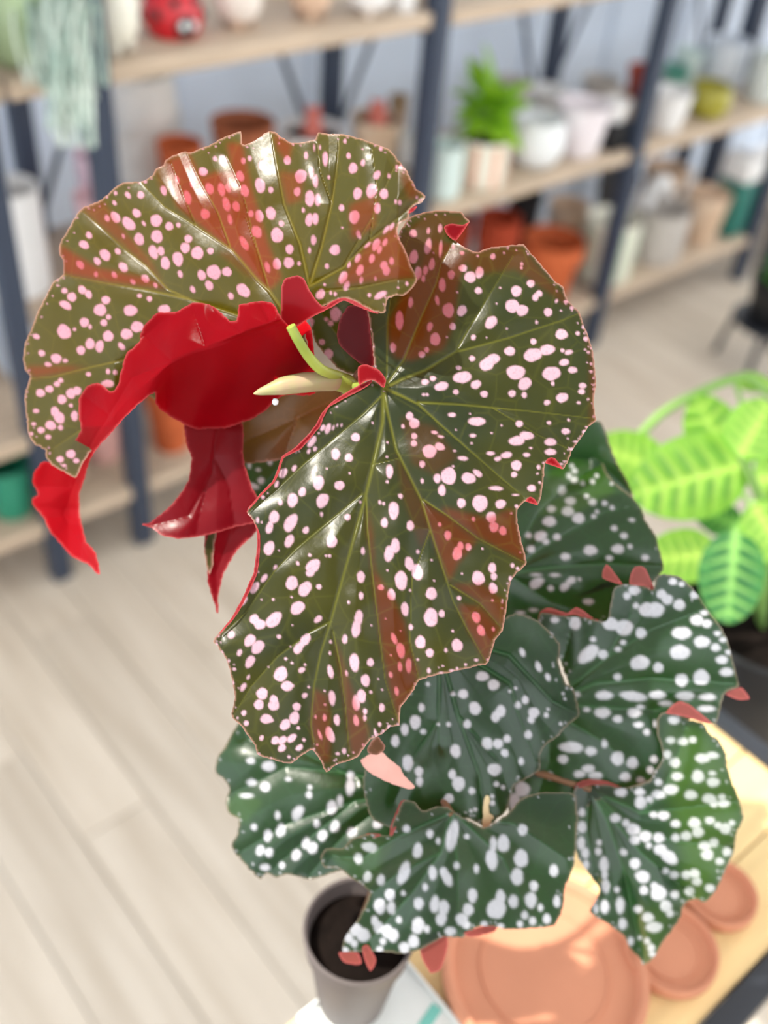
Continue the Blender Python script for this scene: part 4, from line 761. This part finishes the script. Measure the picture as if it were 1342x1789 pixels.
leaf9 = sheet('leaf', o9, d9, M_old, B, [(1.5,(1030,1375),(1060,1430),(1090,1520),(1124,1685)),(1.1,(1030,1375),(1090,1440),(1180,1470),(1280,1480)),(1.0,(1045,1400),(1120,1490),(1210,1565)),(.9,(1030,1380),(1120,1420),(1160,1380),(1190,1300),(1200,1260)),(.9,(1030,1378),(1025,1450),(1045,1545)),(.8,(1120,1420),(1210,1410),(1290,1400))],
 tiles((960,1220,3.513,[(440,578,40,28),(555,575,35,25),(560,640,38,42),(615,620,25,22),(670,590,45,28),(670,515,25,22),(745,560,50,32),(770,395,35,32),(785,480,38,27),(745,258,30,22),(820,265,35,25),(880,255,25,22),(765,135,38,26),(725,345,25,28),(940,368,50,30),(1000,350,42,22),(912,480,40,42),(1005,515,42,30),(1000,460,25,15),(868,593,42,30),(980,615,45,30),(1010,645,30,25),(1070,645,40,25),(1060,605,25,18),(640,715,25,20),(700,720,40,28),(775,770,32,25),(890,765,40,35),(912,820,38,35),(985,750,32,24),(1080,800,38,35),(1035,780,25,22),(1120,765,20),(405,735,35,28),(470,765,25),(515,805,45,38),(590,848,40,36),(672,855,36,33),(775,855,28,26),(840,845,35,30),(525,870,35,30),(610,905,20),(680,930,42,36),(735,975,60,38,35),(955,905,42,28),(1010,885,30,28),(970,960,40,36),(1090,940,28),(1045,1000,28,22),(455,945,25,22,30),(525,1015,35,36),(572,1095,48,40,20),(580,1178,28,30),(670,1195,52,50),(645,1150,25,22),(715,1060,22,20),(765,1085,30,25),(840,1085,30,28),(890,1075,35,30),(905,1125,32,26),(770,1205,28,26),(860,1185,32,30),(985,1165,32,26),(545,1295,28,24),(605,1345,38,32),(640,1405,50,35),(715,1275,38),(740,1320,25),(450,1385,28,38),(435,1270,28,55),(335,1020,30,50),(340,1080,20,35),(300,940,22,25),(305,885,18,20),(200,700,22,28),(200,790,30,38),(195,890,25,45),(220,950,25,35),(225,1020,20,30),(345,1150,25,45),(340,1280,28,45),(285,1290,15,30),(415,1175,18,20),(600,1490,20,22),(625,1530,25),(630,1570,22,18),(555,1470,14),(500,1490,20,30),(680,1400,15,20)])),
 [(.85,(1160,1260),(1230,1270),(1275,1340),(1298,1428),(1280,1490),(1235,1570),(1190,1590),(1190,1490),(1170,1400),(1160,1330)),(.5,(1120,1600),(1160,1560),(1185,1600),(1130,1680))], step=3, amp=.005, rimdots=40, bblur=14, vw=3.4)  # brighter green right half: light through the leaf, painted as colour
leaf9['label'] = 'heart-shaped spotted leaf pointing down over the saucers'
T9b = lambda l: T9(l, 3.513, 960, 1220)
curl(leaf9, d9, T9b([(715,90),(760,40),(800,18),(860,40),(930,95),(1005,160),(930,145),(850,118),(770,100)]), M_old, step=3, off=.006)
curl(leaf9, d9, T9b([(150,562),(170,522),(210,502),(260,498),(350,508),(445,546),(350,534),(260,530),(190,548)]), M_old, step=2.5)
d10 = plane(.512, 820, 1280, gx=.01, gy=.045, qx=.03)
o10 = [(650,1290),(690,1230),(740,1160),(800,1110),(860,1090),(900,1072),(940,1085),(978,1125),(976,1157),(989,1195),(1002,1202),(1012,1249),(992,1267),(973,1288),(954,1301),(943,1320),(943,1345),(917,1362),(898,1373),(890,1398),(885,1417),(870,1429),(848,1445),(816,1429),(770,1440),(700,1450),(650,1430),(635,1370)]
leaf10 = sheet('leaf', o10, d10, M_old, B, [(1.3,(765,1120),(768,1190),(766,1260),(766,1300)),(1.2,(765,1120),(800,1250),(838,1357),(846,1430)),(1.2,(770,1120),(892,1195),(905,1245),(938,1335)),(1.2,(800,1120),(890,1145),(966,1226),(1010,1248)),(.8,(766,1260),(720,1330),(690,1400)),(.7,(800,1250),(870,1330),(890,1390))],
 tiles((660,1060,K,[(477,487,29,27),(421,487,14,13),(647,436,34,32),(543,567,34,40,-20),(500,655,23,26),(685,585,30,38,20),(660,612,26,36,20),(783,549,18,22),(824,520,20,25),(871,592,32),(857,630,20,22),(941,605,14,16),(951,572,9),(840,714,22,26),(801,863,16,23),(245,563,18,26),(210,644,32,42),(151,685,23,34),(254,697,18,16),(396,657,13,14),(98,750,24,35),(168,871,32,48),(230,920,24,30),(233,975,20,30),(434,805,30,40,-10),(612,763,32,37,-25),(672,765,30,29),(722,737,22,24),(709,816,22,25,-40),(652,909,41,36),(416,936,22,30),(451,988,37,44),(526,1028,20,21),(398,1070,28),(375,1085,15,18),(664,990,17,16),(700,1008,14),(640,1095,16),(640,1058,12),(584,388,38,28),(520,1140,10),(545,1132,12),(280,432,12),(338,655,10),(770,455,10),(738,472,10),(1045,515,8),(1022,653,10),(1035,485,8),(808,255,16,27,-20),(897,335,17,32,-20),(950,393,15,24,-20)])), [], step=2.6, amp=.006, rimdots=40, vw=3)
leaf10['label'] = 'dark green spotted leaf directly under the front leaf'
o = sheet('dry_tip', T9([(585,1235),(588,1120),(605,1050),(625,1058),(622,1150),(665,1175),(640,1190),(612,1240)], K, 660, 1060), nearer(d10, .003), mat('dry_leaf', (206, 190, 150), .8, .2), leaf10, step=2.5)
d11 = plane(.545, 560, 1400, gx=-.03, gy=-.01, qx=.05, qy=.03)
o11 = [(418,1262),(394,1302),(379,1324),(376,1348),(391,1362),(401,1378),(394,1400),(399,1420),(416,1431),(415,1456),(404,1478),(416,1497),(435,1518),(455,1536),(466,1525),(482,1534),(501,1528),(529,1534),(548,1536),(600,1520),(690,1490),(735,1430),(720,1350),(680,1300),(640,1270),(560,1280),(450,1250)]
leaf11 = sheet('leaf', o11, d11, M_old, B, [(1.3,(720,1380),(620,1400),(500,1440),(420,1490)),(1.1,(720,1375),(600,1350),(500,1340),(400,1390)),(1.0,(700,1385),(600,1460),(540,1530)),(.8,(620,1360),(520,1310),(430,1290)),(.8,(620,1400),(520,1480),(470,1525))],
 tiles((360,1240,K,[(512,577,30,48,30),(345,702,24,36,10),(418,673,27,40,15),(303,785,24,32,20),(352,797,24,28,20),(504,810,26,34,20),(558,745,22,35,15),(594,772,30,35,20),(650,702,27,34,20),(618,636,19,24),(720,651,26,36,20),(815,683,30,27,-30),(957,638,28,26,-20),(966,555,29,32),(1003,480,32,38),(1030,525,25,38),(1035,570,22,30),(703,545,30,42,10),(748,508,18,34),(805,430,26,50,5),(808,370,22,30),(575,475,18,22),(580,432,14),(400,590,16,25),(424,868,18,22),(330,880,30,20),(268,655,18,20),(350,315,40,30),(330,430,30),(250,285,25,18),(460,388,18,12),(255,405,30,20),(225,480,40,15)])), [(.4,(395,1400),(420,1380),(460,1400),(430,1440),(400,1430))], step=3, amp=.006, rimdots=30, vw=3.2)
leaf11['label'] = 'dark spotted leaf at the lower left against the floor'
d12 = plane(.503, 780, 1410, gx=.0, gy=.19, qx=.04)
T12 = lambda l: T9(l, 2.796, 560, 1380)
o12 = [(560,1498),(571,1482),(599,1482),(614,1466),(646,1457),(682,1460),(685,1444),(699,1409),(707,1398),(724,1401),(739,1416),(760,1410),(782,1410),(796,1421),(817,1432),(846,1446),(864,1437),(889,1420),(910,1395),(945,1385),(985,1385),(1004,1390),(1009,1434),(1005,1487),(1002,1516),(987,1552),(984,1584),(968,1616),(918,1623),(882,1623),(864,1618),(832,1620),(810,1637),(775,1637),(735,1659),(703,1666),(664,1662),(631,1662),(599,1662),(603,1637),(628,1602),(646,1559),(614,1534),(589,1516),(567,1516)]
leaf12 = sheet('leaf', o12, d12, M_old, B, [(1.3,(790,1420),(770,1490),(720,1560),(640,1650)),(1.1,(790,1420),(800,1520),(800,1630)),(1.1,(795,1422),(880,1500),(930,1615)),(1.0,(790,1420),(700,1460),(630,1500),(580,1495)),(.9,(800,1425),(900,1440),(990,1500)),(.8,(770,1490),(690,1530),(650,1560))],
 tiles((560,1380,2.796,[(643,225,30,82,12),(475,297,24,40,8),(408,405,28,62,20),(548,405,21,38,-5),(618,430,24,45,-25),(602,400,20,25),(845,270,18,45),(836,340,30,55,-5),(893,262,32,45),(980,335,36,47),(960,424,32,45),(988,195,25,30),(1140,395,23,32),(743,516,24,38),(722,585,28,32),(690,632,32),(712,660,22,20),(860,580,48,55,25),(880,525,25,40),(942,545,25,35),(1027,538,30,42),(1042,470,22,28),(998,612,18,22),(1036,640,18,22),(1106,630,20,26),(1155,545,18,32),(1075,575,14,20),(975,655,16,18),(480,555,25,32),(558,560,24,45,5),(602,575,28,40),(590,630,28,36,15),(477,663,33,44,10),(455,740,28,34),(410,770,28),(290,568,30,40),(340,513,26,32),(346,576,22,34),(265,640,18,26),(283,670,25,32),(325,690,28,35),(355,710,28,36),(175,685,32,34),(210,710,34,36),(140,725,22,26),(165,750,18,20),(122,785,18),(290,780,18),(305,740,16,18),(635,690,30,22),(800,655,18,16),(880,665,18,14),(295,440,20,28,10),(230,425,20,28,20),(240,280,40,25,10),(185,335,22,28),(420,190,20),(535,215,18,22),(665,370,16,20),(762,385,14,24),(512,475,14,20),(405,505,12,14),(383,635,14,18),(520,680,16,20),(575,250,12,18),(715,228,14)])), [(.35,(570,1485),(640,1460),(690,1470),(650,1550),(600,1520))], step=3, amp=.006, rimdots=40, vw=3.2)
leaf12['label'] = 'broad spotted leaf lowest over the pot'
for l in ([(338,222),(345,170),(375,95),(392,55),(412,48),(410,85),(375,170),(350,225)], [(125,285),(155,242),(240,212),(300,222),(180,255)], [(488,785),(510,710),(560,682),(612,700),(622,760),(590,870),(540,895),(500,830)], [(205,770),(230,758),(272,830),(245,885),(215,830)], [(90,795),(180,795),(200,850),(120,845)], [(700,700),(780,668),(860,664),(850,692),(740,718)]):
    curl(leaf12, d12, T12(l), M_old, step=3, off=.003)
M_pink = leafmat('pink_stipule', (232, 180, 168), (220, 130, 110), (230, 170, 160), (240, 200, 216), (226, 130, 138), (232, 168, 158), (230, 150, 130), (214, 84, 20), (230, 150, 130), trans=.3)
sheet('stipule', T9([(862,285),(900,255),(960,228),(990,240),(1030,280),(1085,320),(1100,360),(1168,430),(1130,442),(1030,410),(940,370),(890,330)], K, 360, 1240), plane(.472, 680, 1340, gy=.05), M_pink, B, step=2.5)['label'] = 'pale pink dry stipule below the front leaf'
sheet('stipule', T9([(900,235),(920,180),(960,148),(1000,200),(990,232),(950,252)], K, 360, 1240), plane(.455, 660, 1300), M_hang, B, step=2.5)
# ---- stem, petioles, bud
stemm = mat('green_stem', (168, 176, 78), .4, .4, .25, 40, rgb2=(130, 150, 60), trans=.15); stemr = mat('reddish_stem', (120, 86, 58), .5, .4, .3, 40)
def pts3(l): return [Vector(P(x, y, PD(d)) - PB) for x, y, d in l]
def smooth(l, n=8):
    l = [Vector(q) for q in l]; out = []
    for i in range(len(l) - 1):
        p0, p1, p2, p3 = l[max(i - 1, 0)], l[i], l[i + 1], l[min(i + 2, len(l) - 1)]
        for k in range(n):
            t = k / n; out.append(.5 * ((2 * p1) + (p2 - p0) * t + (2 * p0 - 5 * p1 + 4 * p2 - p3) * t * t + (3 * p1 - p0 - 3 * p2 + p3) * t ** 3))
    out.append(l[-1]); return out
stem_k = pts3([(604, 672, .447), (625, 800, .468), (660, 1000, .505), (690, 1250, .548), (670, 1500, .580), (632, 1625, .592)])
g = MB(); sp_ = smooth(stem_k); g.tube(sp_, [.0022 + .0016 * i / len(sp_) for i in range(len(sp_))], 10); stem = g.build('stem', stemr, B)
for t in (9, 18, 27, 34):
    q = sp_[t]; g = MB(); g.ball(q, .0052, .0052, .004, 14, 8); g.build('node', stemr, stem)
def petiole(l, r=.0021, m_=None, name='petiole'):
    g = MB(); q = smooth(pts3(l)); g.tube(q, [r * (1 - .15 * i / len(q)) for i in range(len(q))], 10); return g.build(name, m_ or stemm, B)
petiole([(594, 658, .440), (562, 646, .428), (540, 624, .418), (522, 596, .410), (508, 570, .406)], .0023)
petiole([(606, 674, .446), (640, 676, .436), (668, 680, .424)], .002)
for tgt, k in (((880, 1003, .549), 12), ((962, 1232, .535), 20), ((1032, 1378, .548), 26), ((765, 1122, .508), 16), ((715, 1380, .55), 27), ((790, 1424, .508), 26), ((600, 690, .502), 5), ((652, 655, .452), 2)):
    a = sp_[k]; q = Vector(P(tgt[0], tgt[1], PD(tgt[2])) - PB); mid = (a + q) / 2 + Vector((0, 0, .008)); g = MB(); g.tube(smooth([a, mid, q]), .0018, 8); g.build('petiole', stemr, B)
# stipule bud
budm = mat('bud_green', (160, 168, 108), .45, .4, .2, 70, rgb2=(176, 150, 124), trans=.2)
axis = [(443, 688, .432), (472, 680, .432), (506, 672, .433), (550, 667, .436), (594, 668, .441)]
g = MB(); q = smooth(pts3(axis)); g.tube(q, list(np.interp(np.linspace(0, 1, len(q)), [0, .12, .4, .65, .9, 1], [.0002, .0015, .0037, .0043, .0038, .0032])), 14); bud = g.build('bud', budm, B); bud['label'] = 'pale pointed leaf bud'
g = MB(); q = smooth(pts3([(590, 666, .441), (604, 670, .444), (612, 676, .447)])); g.tube(q, .0042, 12); g.build('collar', stemm, bud)
g = MB(); q = Vector(P(481, 702, PD(.436)) - PB); g.ball(q, .0014, .0014, .0016, 12, 8); g.build('droplet', mat('droplet', (225, 232, 240), .05, .8), bud)

# ------------------------------------------------------------------ prayer plant at the right
mc = P(1352, 1060, .91); mz = .56
MP = np.array([mc[0], mc[1], mz]); MPt = MP.tolist()
pp = empty('prayer_plant', MPt, 'light green prayer plant with striped leaves in a black pot', 'potted plant')
hh = float(mc[2] - mz); rr = .082
g = MB(); g.lathe([(rr * .72, 0), (rr * .74, .003), (rr * .93, hh * .85), (rr * 1.02, hh * .86), (rr * 1.04, hh), (rr * .96, hh), (rr * .9, hh * .8), (rr * .8, hh * .7), (.003, hh * .7)], 44); q = g.build('pot', black, pp)
g = MB(); g.lathe([(rr * .6, hh * .84), (rr * .93, hh * .86), (rr * .93, hh * .87), (.003, hh * .9)], 30); g.build('soil', soil_m, q)
st = empty('plant_stand', (MP[0], MP[1], 0), 'black metal plant stand carrying the prayer plant', 'plant stand')
g = MB(); g.lathe([(.08, mz - .02), (.082, mz - .018), (.082, mz - .001), (.003, mz - .001)], 44); g.build('top', bm_, st)
for k in range(3):
    a = k * 2.094 + .4; g = MB(); g.tube([(.07 * math.cos(a), .07 * math.sin(a), mz - .02), (.08 * math.cos(a), .08 * math.sin(a), 0)], .008, 10); g.build('leg', bm_, st)
M_pray = leafmat('prayer_leaf', (124, 172, 70), (70, 128, 54), (190, 220, 110), (240, 240, 240), (240, 240, 240), (150, 190, 110), (150, 220, 60), (90, 160, 50), (150, 220, 60), rough=.4, trans=.4, edge=(130, 190, 90), coat=.1)
M_prayd = leafmat('prayer_leaf_dark', (58, 120, 66), (30, 78, 48), (150, 206, 110), (240, 240, 240), (240, 240, 240), (120, 160, 100), (70, 150, 50), (50, 110, 40), (90, 150, 60), rough=.4, trans=.3, edge=(80, 130, 70), coat=.2)
def prayer(cx, cy, L_, Wd, ang, d0, tilt, m_, lab):
    ca, sa = math.cos(math.radians(ang)), math.sin(math.radians(ang)); ol = []
    for t in np.linspace(0, 2 * math.pi, 26, endpoint=False):
        u = math.cos(t) * L_ / 2; w_ = math.sin(t) * Wd / 2 * (1 - .12 * math.cos(t)); 
        ol.append((cx + u * ca - w_ * sa, cy + u * sa + w_ * ca))
    pt = lambda u, w_: (cx + u * ca - w_ * sa, cy + u * sa + w_ * ca)
    veins = [(2.6, pt(-L_ / 2, 0), pt(0, 0), pt(L_ / 2 * .98, 0))]; br = []
    for u in np.linspace(-.4, .36, 6):
        for s_ in (-1, 1):
            veins.append((1.0, pt(u * L_, 0), pt((u + .08) * L_, s_ * Wd * .25), pt((u + .13) * L_, s_ * Wd * .44)))
            br.append((.9, pt((u + .05) * L_, s_ * Wd * .08), pt((u + .10) * L_, s_ * Wd * .08), pt((u + .17) * L_, s_ * Wd * .34), pt((u + .11) * L_, s_ * Wd * .32)))
    o = sheet('leaf', ol, plane(d0, cx, cy, gx=tilt[0], gy=tilt[1], qx=.03, qy=.03), m_, pp, veins, [], br, step=4, amp=.004, vw=4, base=MP, edgew=.6)
    if lab: o['label'] = lab
    a = Vector((0, 0, hh * .88)); e_ = Vector(P(*pt(-L_ / 2, 0), d0) - MP); mid = (a + e_) / 2 + Vector((0, 0, .03))
    g = MB(); g.tube(smooth([a, mid, e_]), .0022, 8); g.build('stalk', mat('prayer_stalk', (130, 170, 90), .5, .3), pp)
for q in ((1100, 800, 130, 96, 200, .90, (0, .1), M_pray, None), (1205, 835, 210, 150, 165, .82, (.05, .1), M_pray, None), (1252, 768, 170, 110, 245, .87, (0, .15), M_pray, None), (1318, 748, 110, 100, 300, .80, (.1, 0), M_pray, None),
          (1188, 972, 130, 96, 175, .83, (0, .1), M_pray, None), (1278, 1010, 160, 118, 95, .78, (0, .05), M_prayd, 'dark green drooping leaf'), (1345, 930, 120, 100, 60, .80, (0, 0), M_pray, None), (1255, 905, 90, 60, 200, .84, (0, 0), M_prayd, None), (1128, 850, 90, 70, 150, .93, (0, 0), M_prayd, None), (1370, 830, 110, 90, 350, .86, (0, 0), M_pray, None)):
    prayer(*q)
q = [Vector(P(x, y, d) - MP) for x, y, d in ((1110, 770, .93), (1160, 720, .92), (1230, 682, .91), (1300, 660, .90), (1345, 690, .89))]
g = MB(); g.tube(smooth(q), .004, 8); g.build('runner', mat('prayer_stalk', (130, 170, 90), .5, .3), pp)
prayer(1318, 668, 70, 34, 10, .90, (0, 0), M_pray, None)
# ------------------------------------------------------------------ small stand with plant far right
q = onz(1322, 640, 0); e = empty('plant_stand', tuple(q), 'low black plant stand on the floor by the shelving at right', 'plant stand')
sh = .14
g = MB(); g.tube([(.1 * math.cos(a), .1 * math.sin(a), sh) for a in np.linspace(0, 2 * math.pi, 33)], .008, 8); g.build('ring', bm_, e)
g = MB(); g.lathe([(.1, sh - .004), (.1, sh + .002), (.003, sh + .002)], 32); g.build('plate', bm_, e)
for k in range(4):
    a = k * math.pi / 2 + .3; g = MB(); g.tube([(.095 * math.cos(a), .095 * math.sin(a), sh), (.12 * math.cos(a), .12 * math.sin(a), 0)], .008, 8); g.build('leg', bm_, e)
e2 = empty('fern_plant', (q[0], q[1], sh + .002), 'small green bushy plant in a black pot on the low stand', 'potted plant')
g = MB(); r = .085; h = .12; g.lathe([(r * .75, 0), (r * .8, .004), (r, h * .9), (r * 1.04, h * .92), (r * 1.04, h), (r * .95, h), (r * .8, h * .7), (.003, h * .7)], 36); g.build('pot', black, e2)
fm = leafmesh_simple('leaf', mat('fern_leaf', (96, 172, 66), .5, .3, .3, 20, trans=.35))
for k in range(26):
    a = k * 2.4; s_ = random.uniform(.06, .085); el = .2 + 1.0 * k / 26
    o = link('leaf', fm, e2, (.03 * math.cos(a), .03 * math.sin(a), h * .85 + .05 * k / 26)); o.scale = (s_,) * 3; o.rotation_euler = (el, random.uniform(-.3, .3), a)
q = np.array([2.735, 1.50, ZL]); e = empty('storage_box', tuple(q), 'teal box with a white lid at the right end of the lowest shelf', 'box')
g = MB(); g.box(-.04, .04, -.045, .045, 0, .17); g.build('body', glaze('bin_teal', (24, 112, 102)), e, bevel=.012)
g = MB(); g.box(-.043, .043, -.048, .048, .17, .24); g.build('lid', white, e, bevel=.012)
